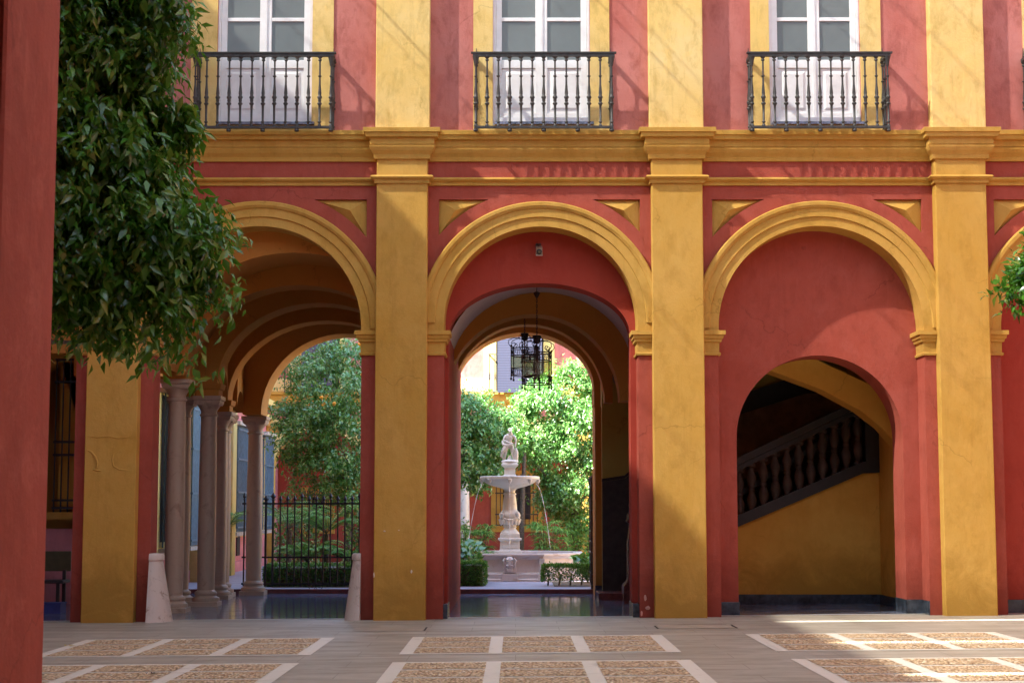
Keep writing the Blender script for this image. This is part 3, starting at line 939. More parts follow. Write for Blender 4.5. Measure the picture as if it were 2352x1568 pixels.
# ochre rib crossing the hall, white ceiling
lo_ = [P(1600, 800, 27.1), P(1680, 822, 27.1), P(1760, 857, 27.1), P(1874, 899, 27.1), P(1959, 945, 27.1), P(2010, 984, 27.1), P(2042, 1021, 27.1), P(2075, 1080, 27.1)]
hi_ = [P(2140, 960, 27.1), P(2075, 937, 27.1), P(2011, 902, 27.1), P(1930, 863, 27.1), P(1832, 818, 27.1), P(1700, 770, 27.1), P(1600, 750, 27.1)]
b = MB(); b.plate(lo_ + hi_, [], 26.6, 27.15); b.build('stair_rib', INNER_OCHRE, B)
b = MB()
zc_c = hi_[4][1]
b.add([(2.9, 25.86, 4.02), (6.6, 25.86, 4.02), (6.6, 26.59, 4.12), (2.9, 26.59, 4.12), (6.6, 27.16, 4.6), (2.9, 27.16, 4.6), (6.6, 31, 4.75), (2.9, 31, 4.75)], [(0, 1, 2, 3), (3, 2, 4, 5), (5, 4, 6, 7)])
b.build('stair_hall_ceiling', VAULT, B)

# bay 0: back wall with grilled window
YB0 = 29.0
wx0, wx1 = xof(126, YB0), xof(175, YB0) + .55
wz0, wz1 = zof(1170, YB0), zof(832, YB0)
b = MB(); b.plate(rect(-13.2, -6.97, 1.55 - .3, 5.9), [rect(wx0, wx1, wz0, wz1)], YB0, YB0 + .3); b.build('gallery_back_wall', INNER_OCHRE, B)
b = MB(); b.box(-13.2, -6.972, YB0 - .005, YB0 + .3, -.3, 1.245); b.build('gallery_back_wall', PINK, B)
b = MB(); b.box(-6.96, -6.93, YB0 + .3, 31.2, -.3, 5.9); b.box(-6.96, -6.93, YB0, YB0 + .299, -.3, 5.9); b.build('gallery_side_wall', PINK, B)
w = MB(); w.box(wx0, wx1, YB0 + .2, YB0 + .22, wz0, wz1); w.build('window', DARK, B)
w = MB(); w.box(wx0 - .1, wx1 + .1, YB0 - .3, YB0 + .0, wz0 - .16, wz0 - .04); w.build('window_sill', OCHRE, B)
w = MB()
for i in range(9):
    xx = wx0 - .02 + (wx1 - wx0 + .04) * i / 8
    w.box(xx - .011, xx + .011, YB0 - .2, YB0 - .178, wz0 - .04, wz1 + .05)
for zz in (wz0 + .03, wz0 + .16, wz0 + .93, wz0 + 1.15, wz1 - .35, wz1 + .03):
    w.box(wx0 - .05, wx1 + .05, YB0 - .205, YB0 - .17, zz - .02, zz + .02); w.box(wx0 - .05, wx0 - .02, YB0 - .2, YB0, zz - .015, zz + .015)
w.build('window_grille', IRONB, B)

# upper storey doors with surrounds and balconies
def french_door(x0, x1):
    y = YW + .045
    d = MB()
    xm = (x0 + x1) / 2
    fw = .045
    d.box(x0, x0 + fw, y - .01, y + .1, ZD0, ZD1); d.box(x1 - fw, x1, y - .01, y + .1, ZD0, ZD1)
    d.box(x0 + fw, x1 - fw, y - .01, y + .1, ZD0, ZD0 + .05)
    d.box(x0 + fw, x1 - fw, y - .01, y + .1, ZD1 - .05, ZD1)
    root = d.build('french_door', WHITEP, B, bevel=.005)
    zz = [zof(p_, YW) for p_ in (270, 262, 152, 136, 136, 47, 38)]
    z_b, z_p0, z_p1, z_g0 = zof(277, YW), zof(258, YW), zof(155, YW), zof(136, YW)
    z_m0, z_m1 = zof(47, YW), zof(38.5, YW)
    for s_ in (-1, 1):
        xa = x0 + fw + .003 if s_ < 0 else xm + .004
        xb = xm - .004 if s_ < 0 else x1 - fw - .003
        st = .085
        lf = MB()
        lf.box(xa, xa + st, y + .01, y + .055, z_b, ZD1 - .052)
        lf.box(xb - st, xb, y + .01, y + .055, z_b, ZD1 - .052)
        lf.box(xa + st, xb - st, y + .01, y + .055, z_b, z_p0)
        lf.box(xa + st, xb - st, y + .01, y + .055, z_p1, z_g0)
        lf.box(xa + st, xb - st, y + .012, y + .053, z_m0, z_m1)
        lf.box(xa + st, xb - st, y + .012, y + .053, z_m0 + .62, z_m1 + .62)
        lf.box(xa + st, xb - st, y + .03, y + .05, z_p0, z_p1)
        # raised field
        m_ = .05
        a0, a1, c0, c1 = xa + st + m_, xb - st - m_, z_p0 + m_, z_p1 - m_
        lf.add([(a0, y + .03, c0), (a1, y + .03, c0), (a1, y + .03, c1), (a0, y + .03, c1), (a0 + .03, y + .012, c0 + .03), (a1 - .03, y + .012, c0 + .03), (a1 - .03, y + .012, c1 - .03), (a0 + .03, y + .012, c1 - .03)],
               [(4, 5, 6, 7), (0, 1, 5, 4), (1, 2, 6, 5), (2, 3, 7, 6), (3, 0, 4, 7)])
        lf.build('door_leaf', WHITEP, root, bevel=.006)
        pn = MB()
        pn.box(xa + st - .01, xb - st + .01, y + .036, y + .042, z_g0 - .01, ZD1 - .1)
        pn.build('pane', PANE, root)
    kn = MB(); kn.box(xm - .02, xm + .02, y - .005, y + .009, z_b + .0, ZD1 - .06); kn.build('astragal', WHITEP, root)
    kn = MB(); kn.box(x0 + .03, x1 + .05, YW - .10, YW + .04, ZD0 - .004, ZD0 + .035); kn.build('threshold', TILEBLUE, root)
    kn = MB(); kn.box(x0 + .08, x1 - .02, y - .03, y - .012, ZD0 + .045, ZD0 + .12); kn.build('weather_bar', WHITEP, root)
for i in range(4):
    (x0, x1), (s0, s1) = WIN[i], SUR[i]
    b = MB()
    b.box(s0, x0 - .001, YW - .022, YW + .02, Zc_top + .01, ZTOP - .5)
    b.box(x1 + .001, s1, YW - .022, YW + .02, Zc_top + .01, ZTOP - .5)
    b.box(x0 - .001, x1 + .001, YW - .022, YW + .02, ZD1, ZTOP - .5)
    b.box(x0 - .06, x1 + .06, YW - .02, YW + .02, Zc_top + .005, ZD0 - .001)
    b.build('door_surround', YELLOW, B)
    french_door(x0, x1)
BW = .985     # half width of balcony
ZB0, ZB1 = zof(295, YW - .36), zof(122, YW - .36)
print('balcony', ZB0, ZB1, ZB1 - ZB0)
def baluster_mb(h, r=.0125):
    b = MB()
    k = r
    b.lathe((0, 0, 0), [(k * 1.5, 0), (k * 1.5, .02), (k * .9, .035), (k * 1.0, .05), (k * 1.6, .058), (k * 1.6, .07), (k * .95, .08), (k * 1.05, .24 * h), (k * 1.15, .30 * h), (k * 2.0, .315 * h), (k * 2.0, .33 * h), (k * 1.1, .345 * h), (k * 1.5, .36 * h), (k * 1.4, .39 * h),
        (k * 2.1, .405 * h), (k * 2.1, .42 * h), (k * 1.3, .44 * h), (k * 1.55, .47 * h), (k * .9, .60 * h), (k * .8, .70 * h), (k * 1.5, .71 * h), (k * 1.5, .722 * h), (k * .8, .73 * h), (k * .8, .93 * h), (k * 1.6, .94 * h), (k * 1.6, .955 * h), (k, .965 * h), (k * 2.2, .99 * h), (k * 2.2, h)], 8)
    return b
balc0 = None
bcx = [xof(603, YW - .36, 300), xof(1249, YW - .36, 300), xof(1885, YW - .36, 300), xof(2528, YW - .36, 300)]
bx_half = 1.0
yb = YW - .36
first = None
for i, cx in enumerate(bcx):
    if first is None:
        m_ = MB()
        x0, x1 = -bx_half, bx_half
        for (za, zb2, hw_, ov) in ((ZB1 - .055, ZB1, .03, .045), (ZB0, ZB0 + .035, .022, .02)):
            m_.box(x0 - ov, x1 + ov, yb - hw_, yb + hw_, za, zb2)
            m_.box(x0 - hw_, x0 + hw_, yb + hw_, YW + .01, za + .002, zb2 - .002)
            m_.box(x1 - hw_, x1 + hw_, yb + hw_, YW + .01, za + .002, zb2 - .002)
        m_.box(x0 - .07, x1 + .07, yb - .045, yb + .03, ZB1 - .012, ZB1 + .008)
        for xx in (-bx_half, 0, bx_half, -.5, .5):
            m_.lathe((xx, yb + .01, ZB0), [(.028, -.045), (.036, -.03), (.028, 0)], 10)
        for xx in (x0, x1):
            m_.tube([(xx, YW - .03, ZB1), (xx, YW - .03, ZB1 + .16)], [.014, .004], 6)
        # corner brackets under the rail
        for xx in (x0, x1):
            m_.lathe((xx, yb, 0), [(.02, ZB1 - .20), (.034, ZB1 - .12), (.05, ZB1 - .055)], 8)
        bal = m_.build('balcony', IRON, B)
        bal.location = (0, 0, 0)
        bars = [(-bx_half, yb)] + [(-bx_half + 2 * bx_half * k / 12, yb) for k in range(1, 12)] + [(bx_half, yb)] + [(-bx_half, yb + .18), (bx_half, yb + .18), (-bx_half, YW - .03), (bx_half, YW - .03)]
        bm0 = None
        for j, (xx, yy) in enumerate(bars):
            h_ = ZB1 - ZB0 - .055 - .03
            if bm0 is None:
                bm0 = baluster_mb(h_).build('baluster', IRON, None, smooth=True); o = bm0
            else:
                o = bm0.copy(); COL.objects.link(o)
            o.parent = bal
            o.location = Vector((xx, yy, ZB0 + .032)) - Vector((0, YW, 0))
            if j in (0, 12): o.scale = (1.35, 1.35, 1)
        first = bal
        bal.location = (cx, 0, 0)
    else:
        dup(first, B, (cx, 0, 0))

# ------------------------------------------------------------------ left wing and near wing round the courtyard
LW = thing('left_wing', 'tall courtyard wing closing the court on its left', 'building', (-9.4, 12, 0))
b = MB(); b.box(-14, -9.35, -6, YW - .02, -.3, 14.3); b.build('wall', PINKRED, LW)
NW = thing('near_wing', 'red plastered pillar of the near arcade, cut by the left edge of the picture', 'pillar', (-2.2, 6, 0))
xq = xof(142, 6.0, 0)
xq = at(122, 784, 6.75)[0]
b = MB(); b.box(xq - .95, xq, 6.0, 6.75, -.3, 5.6); b.build('pillar', PILLAR, NW, bevel=.03)
b = MB(); b.box(-9.3, 12, -2.9, 6.75, 5.6, 10.9); b.build('upper_storey', PINKRED, NW)
b = MB(); b.box(-9.3, 12, -3.2, -2.9, -.3, 10.9); b.build('back_wall', RED, NW)
b = MB(); b.box(xq + 4.6, xq + 5.5, 6.0, 6.75, -.3, 5.6); b.build('pillar', PILLAR, NW)
RW = thing('right_wing', 'courtyard wing closing the court on its right', 'building', (12, 12, 0))
b = MB(); b.box(12.0, 13.1, -3.2, YW - .1, -.3, 11.2); b.build('wall', PINKRED, RW)

# awning over the courtyard
AW = thing('awning', 'white sun awning of several cloth panels stretched above the courtyard', 'awning', (0, 15, 11.5))
edges = [7.2, 11.24, 15.04, 18.84, 24.4]
for i in range(len(edges) - 1):
    ya = edges[i] + .08; yb_ = edges[i + 1] - .08
    b = MB(); n = 40; vs = []; fs = []
    for k in range(n + 1):
        x = -9.2 + 21.0 * k / n
        for j in range(9):
            v_ = j / 8
            vs.append((x, ya + (yb_ - ya) * v_, 11.5 - .16 * math.sin(PI * v_) * 1.0 + .02 * math.sin(k * 1.3)))
    for k in range(n):
        for j in range(8):
            a = k * 9 + j
            fs.append((a, a + 1, a + 10, a + 9))
    b.add(vs, fs); b.build('cloth_panel', AWN, AW, smooth=True)
b = MB()
xx = -8.8
rs = random.Random(5)
while xx < 11.5:
    w_ = rs.choice((.05, .07, .10))
    b.add([(xx, 7.2, 11.2), (xx + w_, 7.2, 11.2), (xx + w_, 24.4, 11.2), (xx, 24.4, 11.2)], [(0, 1, 2, 3)])
    xx += rs.choice((.75, .95, 1.3))
b.build('seam_band', AWNS, AW)
b = MB()
for x in (-7.5, -4.0, -.6, 2.7, 6.1, 9.4):
    b.tube([(x, 7.2, 11.16), (x, 24.4, 11.16)], .014, 6)
b.build('cable', IRON, AW)

# ------------------------------------------------------------------ security camera
cx_, cz_ = at(1238, 579, Y2)
SC = thing('security_camera', 'small cream security camera on the red wall above the middle passage', 'camera', (cx_, Y2, cz_))
b = MB()
v1 = Vector((0, -.94, -.34)).normalized(); vx = Vector((1, 0, 0)); vz = vx.cross(v1)
c = Vector((cx_, Y2 - .17, cz_))
b.obox(c - v1 * .01, vx, v1, vz, .047, .10, .047)
b.obox(c + vz * .052 + v1 * .02, vx, v1, vz, .052, .12, .006)
b.build('housing', CAMW, SC, bevel=.006)
b = MB(); b.tube([c + v1 * .088, c + v1 * .104], .040, 20); b.build('bezel', IRONB, SC)
b = MB(); b.tube([c + v1 * .10, c + v1 * .115], .022, 20); b.build('lens', simple('lens_glass', (.12, .10, .05), .1), SC)
b = MB(); b.tube([(cx_ - .01, Y2 - .002, cz_ + .09), (cx_ - .01, Y2 - .08, cz_ + .10), c + vz * .05], .012, 8); b.box(cx_ - .05, cx_ + .03, Y2 - .012, Y2 - .001, cz_ + .05, cz_ + .13); b.build('bracket', IRON, SC)

# ------------------------------------------------------------------ lanterns
def lantern(px, ptop, pbot, Y, chain_px, label):
    x, zt = at(px, ptop, Y); zb = at(px, pbot, Y)[1]
    T = thing('hanging_lantern', label, 'lantern', (x, Y, zb), 'wrought iron lanterns hung in the passage')
    rr = .25; hb = (zt - zb)
    a0 = .35
    six = [(x + rr * math.cos(a0 + k * PI / 3), Y + rr * math.sin(a0 + k * PI / 3)) for k in range(6)]
    zA, zB_ = zb + .03, zb + hb * .70
    fr = MB()
    for (u, v_) in six:
        fr.tube([(u, v_, zA - .05), (u, v_, zB_ + .03)], .0095, 6)
        fr.lathe((u, v_, zA - .06), [(.004, -.03), (.018, -.015), (.018, .0), (.008, .02)], 8)
        fr.lathe((u, v_, zB_ + .02), [(.016, 0), (.016, .012), (.006, .035)], 8)
    for zz in (zA, zA + .12, zB_ - .13, zB_):
        for k in range(6):
            p, q = six[k], six[(k + 1) % 6]
            fr.bar((p[0], p[1], zz), (q[0], q[1], zz), .007)
    # scroll work in the two friezes
    for (z0_, z1_) in ((zA + .01, zA + .11), (zB_ - .12, zB_ - .01)):
        for k in range(6):
            p, q = Vector(six[k]), Vector(six[(k + 1) % 6])
            for j in range(3):
                c0 = p.lerp(q, (j + .5) / 3); h_ = (z1_ - z0_) / 2
                d = (q - p).normalized()
                pts = []
                for i in range(13):
                    a = 2 * PI * i / 12 * 1.0
                    r_ = .034 * (1 - .35 * i / 12)
                    pts.append((c0.x + d.x * r_ * math.cos(a + j), c0.y + d.y * r_ * math.cos(a + j), (z0_ + z1_) / 2 + r_ * 1.25 * math.sin(a + j)))
                fr.tube(pts, .0045, 5)
    fr.build('frame', RUST, T)
    # bowed scrolls carrying the frame
    sc_ = MB()
    zc = zt - .02
    for (u, v_) in six:
        d = Vector((u - x, v_ - Y)).normalized()
        pts = []
        key = [(.03, hb * .93), (.10, hb * .955), (.20, hb * .95), (.29, hb * .90), (.30, hb * .81), (.255, hb * .735), (.20, hb * .735), (.165, hb * .79), (.185, hb * .835), (.22, hb * .825), (.222, hb * .79)]
        # smooth
        for i in range(len(key) - 1):
            for s_ in range(3):
                t_ = s_ / 3
                pts.append((key[i][0] + (key[i + 1][0] - key[i][0]) * t_, key[i][1] + (key[i + 1][1] - key[i][1]) * t_))
        sc_.tube([(x + d.x * r_, Y + d.y * r_, zb + z_) for r_, z_ in pts], .0065, 6)
        pts = [(.05 + .035 * math.cos(a), hb * .97 + .035 * math.sin(a)) for a in [PI * 1.1 - i * .5 for i in range(10)]]
        sc_.tube([(x + d.x * (r_ + .03), Y + d.y * (r_ + .03), zb + z_) for r_, z_ in pts], .005, 5)
    sc_.build('scroll', IRONB, T)
    cr = MB(); cr.lathe((x, Y, zb + hb), [(.025, -.08), (.055, -.06), (.06, 0), (.075, .05), (.05, .055), (.04, .01)], 12); cr.build('crown', IRONB, T)
    gl = MB()
    for k in range(6):
        p, q = six[k], six[(k + 1) % 6]
        gl.add([(p[0], p[1], zA + .12), (q[0], q[1], zA + .12), (q[0], q[1], zB_ - .13), (p[0], p[1], zB_ - .13)], [(0, 1, 2, 3)])
    gl.build('glass', GLASS, T)
    cn = MB(); cn.tube([(x, Y, zA + .14), (x, Y, zb + hb)], .012, 8)
    for k in range(3):
        a = k * 2 * PI / 3
        u, v_ = x + .09 * math.cos(a), Y + .09 * math.sin(a)
        cn.tube([(x, Y, zA + .17), (u, v_, zA + .16), (u, v_, zA + .22)], .006, 6)
        cn.lathe((u, v_, zA + .22), [(.03, 0), (.03, .01), (.016, .012), (.016, .12), (.003, .13)], 8)
    cn.build('candle_holder', RUST, T)
    ch = MB(); zcT = at(chain_px[0], chain_px[1], Y)[1]
    n = int((zcT - zb - hb) / .045)
    for i in range(n):
        z_ = zb + hb + .05 + (zcT - zb - hb - .05) * i / n
        ax = (1, 0) if i % 2 else (0, 1)
        pts = [(x + ax[0] * .011 * math.cos(t_), Y + ax[1] * .011 * math.cos(t_), z_ + .028 * math.sin(t_)) for t_ in [2 * PI * q / 10 for q in range(11)]]
        ch.tube(pts, .0048, 5)
    ch.tube([(x, Y, zcT - .02), (x, Y, zcT + .35)], .006, 6)
    ch.build('chain', IRONB, T)
    ch = MB(); ch.lathe((x, Y, zcT), [(.012, -.09), (.03, -.06), (.05, -.02), (.055, 0), (.02, .015)], 12); ch.build('ceiling_hook', IRONB, T)
lantern(1233, 778, 886, 27.0, (1233, 672), 'nearer of the two iron lanterns, larger in the picture, with bowed scrolls and greenish glass')
lantern(1205, 772, 866, 29.2, (1205, 700), 'farther of the two iron lanterns, partly hidden behind the left of the nearer one')

# ------------------------------------------------------------------ marble guard stones at arch 1
def bollard(tx0, tx1, bx0, bx1, side, label):
    Y = 24.75
    xt0, zt = at(tx0, 1270, Y); xt1 = at(tx1, 1270, Y)[0]
    xb0, xb1 = xof(bx0, Y, 1425), xof(bx1, Y, 1425)
    xw = (xb0 if side > 0 else xb1)
    T = tag(bpy.data.objects.new('guard_stone', None), label, 'guard stone', 'marble guard stones beside the left arch')
    COL.objects.link(T); z0 = g(xw, Y)
    T.location = (xw, Y, z0)
    b = MB()
    rt = abs(xt1 - xt0) / 2 * 1.0; rb = abs(xb1 - xb0)
    prof = []
    n = 16; vs = []; fs = []
    levels = [(0, 1.0), (.05, .96), (.5, .72), (.90, .50), (.905, .56), (.97, .56), (1.0, .50)]
    H_ = zt - z0
    for (h_, k) in levels:
        for i in range(n + 1):
            a = -PI / 2 + PI * i / n
            r_ = rb * k * 1.12
            x = xw + side * (r_ * math.cos(a)) 
            y = Y + r_ * math.sin(a)
            vs.append((x, y, z0 - .02 + (H_ + .02) * h_))
    m = n + 1
    for j in range(len(levels) - 1):
        for i in range(n):
            a = j * m + i; fs.append((a, a + 1, a + m + 1, a + m))
        fs.append((j * m, j * m + m, j * m + m + n, j * m + n))
    fs.append(tuple(range((len(levels) - 1) * m, len(levels) * m))); fs.append(tuple(range(m)))
    b.add(vs, fs)
    b.build('shaft', BOLL, T, smooth=True)
bollard(350, 383, 345, 392, 1, 'tapering marble guard stone against the right side of the leftmost ochre pilaster\'s red pier')
bollard(804, 828, 794, 829, -1, 'tapering marble guard stone at the right jamb of the left arch, beside the peeling pilaster')

# ------------------------------------------------------------------ bench in the leftmost bay
bxa, bxb = xof(40, 27.4), xof(156, 27.4)
BN = thing('bench', 'dark wooden bench with green backrest seen between the near pillar and the arcade', 'bench', ((bxa + bxb) / 2, 27.4, -.05))
b = MB(); b.box(bxa, bxb, 27.5, 27.54, .58, .90); b.build('backrest', WOODG, BN, bevel=.01)
b = MB(); b.box(bxa, bxb, 27.05, 27.5, .40, .45); b.build('seat', IRONB, BN, bevel=.01)
for xx in (bxa + .05, bxb - .12):
    for yy in (27.1, 27.46):
        b = MB(); b.box(xx, xx + .05, yy, yy + .05, -.08, .40 if yy < 27.3 else .60); b.build('leg', IRONB, BN)
BX = thing('blue_box', 'low blue painted box on the floor below the dark bench', 'box', (xof(130, 26.9), 26.8, -.06))
b = MB(); b.box(xof(60, 26.9), xof(150, 26.9), 26.6, 26.95, -.06, .10); b.build('case', BLUEM, BX, bevel=.01)
b = MB(); b.box(xof(60, 26.9) - .01, xof(150, 26.9) + .01, 26.59, 26.96, .10, .12); b.build('lid', BLUEM, BX, bevel=.005)

# ------------------------------------------------------------------ garden court
zg = .08
b = MB(); b.box(-13.2, 13.2, 32.0, 32.12, -.3, zg); struct(b.build('kerb', KERB))
b = MB(); b.add([(-13.2, 32.125, zg - .002), (13.2, 32.125, zg - .002), (13.2, 48.5, zg - .002), (-13.2, 48.5, zg - .002)], [(0, 1, 2, 3)]); struct(b.build('garden_path', GPATH))
b = MB()
for (x0, x1, y0, y1) in ((-4.7, -1.5, 32.6, 44), (-1.35, -.62, 33.1, 35.2), (.75, 3.8, 33.1, 35.4), (-1.9, 4.0, 37.9, 44.5)):
    b.add([(x0, y0, zg + .004), (x1, y0, zg + .004), (x1, y1, zg + .004), (x0, y1, zg + .004)], [(0, 1, 2, 3)])
struct(b.build('garden_soil', SOIL))

# left wing of the garden court
GL = thing('garden_left_wing', 'pink wing with blue window grilles along the left side of the garden', 'building', (-6.8, 40, 0))
HG = 10.6
b = MB(); b.box(-7.3, -6.8, 32.0, 46.8, -.3, 7.0); b.box(-7.3, -6.8, 32.0, 46.8, 7.0, HG)
b = MB(); b.box(-13.2, -6.8, 32.0, 49.0, -.3, HG); b.build('wall', PINK, GL)
def yfor(px, x=-6.8): return x * F / (px - 1184)
for (ya, yb_, z0, z1) in ((32.3, 33.4, .95, 3.75), (34.1, 34.9, .95, 3.65), (39.7, 41.2, 1.15, 3.5), (41.9, 42.9, 1.15, 3.5), (44.1, 45.5, 1.15, 3.45)):
    s_ = MB(); s_.box(-6.8, -6.77, ya - .25, yb_ + .25, z0 - .25, z1 + .04); s_.build('window_surround', CREAM, GL)
    s_ = MB(); s_.box(-6.79, -6.765, ya, yb_, z0, z1); s_.build('window', DARK, GL)
    s_ = MB(); s_.box(-6.85, -6.45, ya - .15, yb_ + .15, z1 + .05, z1 + .14); s_.build('window_hood', MARBLE, GL)
    s_ = MB(); s_.box(-6.85, -6.5, ya - .1, yb_ + .1, z0 - .2, z0 - .12); s_.build('window_sill', MARBLE, GL)
    s_ = MB(); n = 9
    for k in range(n + 1):
        yy = ya + (yb_ - ya) * k / n
        s_.box(-6.53, -6.505, yy - .035, yy + .035, z0 - .1, z1 + .03)
    for k in range(4):
        xx = -6.78 + .07 * k
        for yy in (ya, yb_): s_.box(xx - .012, xx + .012, yy - .012, yy + .012, z0 - .1, z1 + .03)
    for zz in (z0, z0 + (z1 - z0) * .35, z0 + (z1 - z0) * .68, z1 - .05): s_.box(-6.54, -6.49, ya - .04, yb_ + .04, zz - .02, zz + .02)
    s_.build('window_grille', BLUEIRON, GL)
for (ya, yb_) in ((35.1, 35.75), (36.2, 36.9), (38.6, 39.1)):
    s_ = MB(); s_.box(-6.8, -6.45, ya, yb_, -.1, 6.0); s_.build('pilaster', CREAM, GL)
s_ = MB(); s_.box(-6.8, -6.55, 32.1, 46.7, 4.35, 4.5); s_.box(-6.8, -6.6, 32.1, 46.7, 4.0, 4.1); s_.build('cornice', CREAM, GL)
s_ = MB(); s_.box(-6.8, -6.72, 32.1, 46.7, -.1, .32); s_.build('plinth', PINK, GL)
for (ya, yb_) in ((41.3, 41.75), (44.0, 44.4)):
    s_ = MB(); s_.box(-6.795, -6.77, ya, yb_, .45, .95); s_.build('vent', DARK, GL)

# far wing of the garden court
FW = thing('garden_far_wing', 'sunlit far wing of the garden with arches below and blinds above', 'building', (0, 46, 0))
YF = 46.0
ac = [(-5.35, 1.25), (xof(1187, YF), 1.75), (xof(1187, YF) + 5.6, 1.6)]
zfc, zfs = zof(985, YF), 0
hs_ = []
for cx, hw in ac: hs_.append(ell(cx, hw, zfc - hw * .9, hw * .9, -.3))
b = MB(); b.plate(rect(-6.79, 13.2, -.35, zof(940, YF)), hs_, YF, YF + .5); b.build('lower_wall', OCHRE, FW)
b = MB(); b.box(-6.79, 13.2, YF + .01, YF + .5, zof(940, YF), 8.4); b.build('upper_wall', PINKRED, FW)
b = MB(); b.box(-6.79, 13.2, YF + .5, YF + .7, 4.4, 4.6); b.box(-6.79, 13.2, YF + 2.4, YF + 2.6, -.3, 4.6); b.build('gallery_back_wall', RED, FW)
b = MB()
for cx, hw in ac:
    n = 30; vs = []
    for i in range(n + 1):
        a = PI * i / n
        for (o, y) in ((0, YF - .05), (.13, YF - .05), (.14, YF - .08), (.30, YF - .08), (.31, YF)):
            vs.append((cx + (hw + o) * math.cos(a), y, zfc - hw * .9 + (hw * .9 + o) * math.sin(a)))
    b.add(vs, [(i * 5 + j, i * 5 + j + 1, i * 5 + j + 6, i * 5 + j + 5) for i in range(n) for j in range(4)])
b.build('archivolt', CREAM, FW)
zc0 = zof(940, YF)
b = MB(); b.sweep([(-6.79, YF), (13.2, YF)], [(0, zc0), (.06, zc0), (.08, zc0 + .12), (.2, zc0 + .2), (.22, zc0 + .36), (.3, zc0 + .40), (.3, zc0 + .46), (0, zc0 + .5)]); b.build('cornice', OCHRE, FW)
b = MB(); b.sweep([(-6.79, YF), (13.2, YF)], [(0, zc0 - .45), (.05, zc0 - .45), (.09, zc0 - .33), (0, zc0 - .28)]); b.build('string_moulding', CREAM, FW)
b = MB(); b.box(-6.79, 13.2, YF - .03, YF + .02, zc0 - .26, zc0 - .02); b.build('frieze', PINKRED, FW)
b = MB(); b.box(-6.79, 13.2, YF - .02, YF + .02, zc0 + .5, zc0 + .85); b.build('base_band', CREAM, FW)
xcl = xof(1065, YF - .3)
b = MB(); b.lathe((xcl, YF - .3, 0), [(.2, 0), (.2, .2), (.15, .25), (.155, 1.2), (.135, zof(1105, YF) - 0)], 20); b.build('column', MARBLE, FW, smooth=True)
b = MB(); b.sq((xcl, YF - .3, 0), [(.14, zof(1105, YF)), (.24, zof(1092, YF)), (.24, zof(1086, YF)), (.2, zof(1084, YF)), (.2, zof(1070, YF)), (.26, zof(1066, YF))]); b.build('capital', MARBLE, FW)
# grilled window in the far gallery
for (pa, pb_, pt, pbm) in ((1128, 1246, 1080, 1221), (1290, 1400, 1080, 1221), (690, 770, 1118, 1225)):
    YWd = YF + 2.4
    x0, z0 = at(pa, pbm, YWd); x1, z1 = at(pb_, pt, YWd)
    s_ = MB(); s_.plate(rect(x0, x1, z0, z1), [rect(x0 + .34, x1 - .34, z0 + .36, z1 - .3)], YWd - .06, YWd); s_.build('window_surround', OCHRE, FW)
    s_ = MB(); s_.box(x0 + .3, x1 - .3, YWd - .02, YWd - .01, z0 + .3, z1 - .3); s_.build('window', DARK, FW)
    s_ = MB()
    n = 10
    for k in range(n + 1):
        xx = x0 + .15 + (x1 - x0 - .3) * k / n; s_.box(xx - .012, xx + .012, YWd - .24, YWd - .22, z0 + .16, z1 - .1)
    for zz in (z0 + .2, z0 + .5, z0 + 1.1, z1 - .3): s_.box(x0 + .12, x1 - .12, YWd - .25, YWd - .21, zz - .018, zz + .018)
    s_.build('window_grille', RUST, FW)
# upper windows with blinds and balconies
for (ca, cb, bl0, bl1, r0, r1) in ((1110, 1275, 1143, 1245, 1124, 1262), (655, 790, 690, 770, 651, 800), (1590, 1750, 1620, 1720, 1600, 1740)):
    zb_ = zof(905, YF); zt_ = zb_ + 3.6
    x0, x1 = xof(ca, YF), xof(cb, YF)
    s_ = MB(); s_.box(x0, x1, YF - .03, YF + .02, zb_, zt_); s_.build('window_surround', CREAM, FW)
    s_ = MB(); s_.box(xof(bl0, YF) - .05, xof(bl1, YF) + .05, YF - .04, YF - .03, zb_, zt_ - .3); s_.build('window', DARK, FW)
    s_ = MB(); s_.box(xof(bl0, YF), xof(bl1, YF), YF - .42, YF - .40, zb_ + .02, zt_ - .3); s_.build('blind', BLIND, FW)
    s_ = MB(); zr = zof(838 if ca < 1000 else 812, YF - .35)
    xa, xb = xof(r0, YF), xof(r1, YF)
    s_.box(xa - .03, xb + .03, YF - .38, YF - .33, zr - .03, zr); s_.box(xa, xb, YF - .37, YF - .34, zb_ + .03, zb_ + .06)
    for xx in (xa, xb): s_.box(xx - .015, xx + .015, YF - .33, YF, zr - .03, zr)
    n = 11
    for k in range(n + 1):
        xx = xa + (xb - xa) * k / n
        s_.lathe((xx, YF - .355, 0), [(.012, zb_ + .03), (.012, zb_ + .35), (.026, zb_ + .4), (.022, zb_ + .5), (.012, zb_ + .6), (.012, zr)], 6)
    s_.build('balcony_railing', IRON, FW)

# right wing of the garden (bounces light, closes the view)
GR = thing('garden_right_wing', 'ochre wing on the right side of the garden court', 'building', (8, 40, 0))
b = MB(); b.box(9.0, 13.2, 32.0, 46.0, -.3, 4.5); b.build('wall', OCHRE, GR)

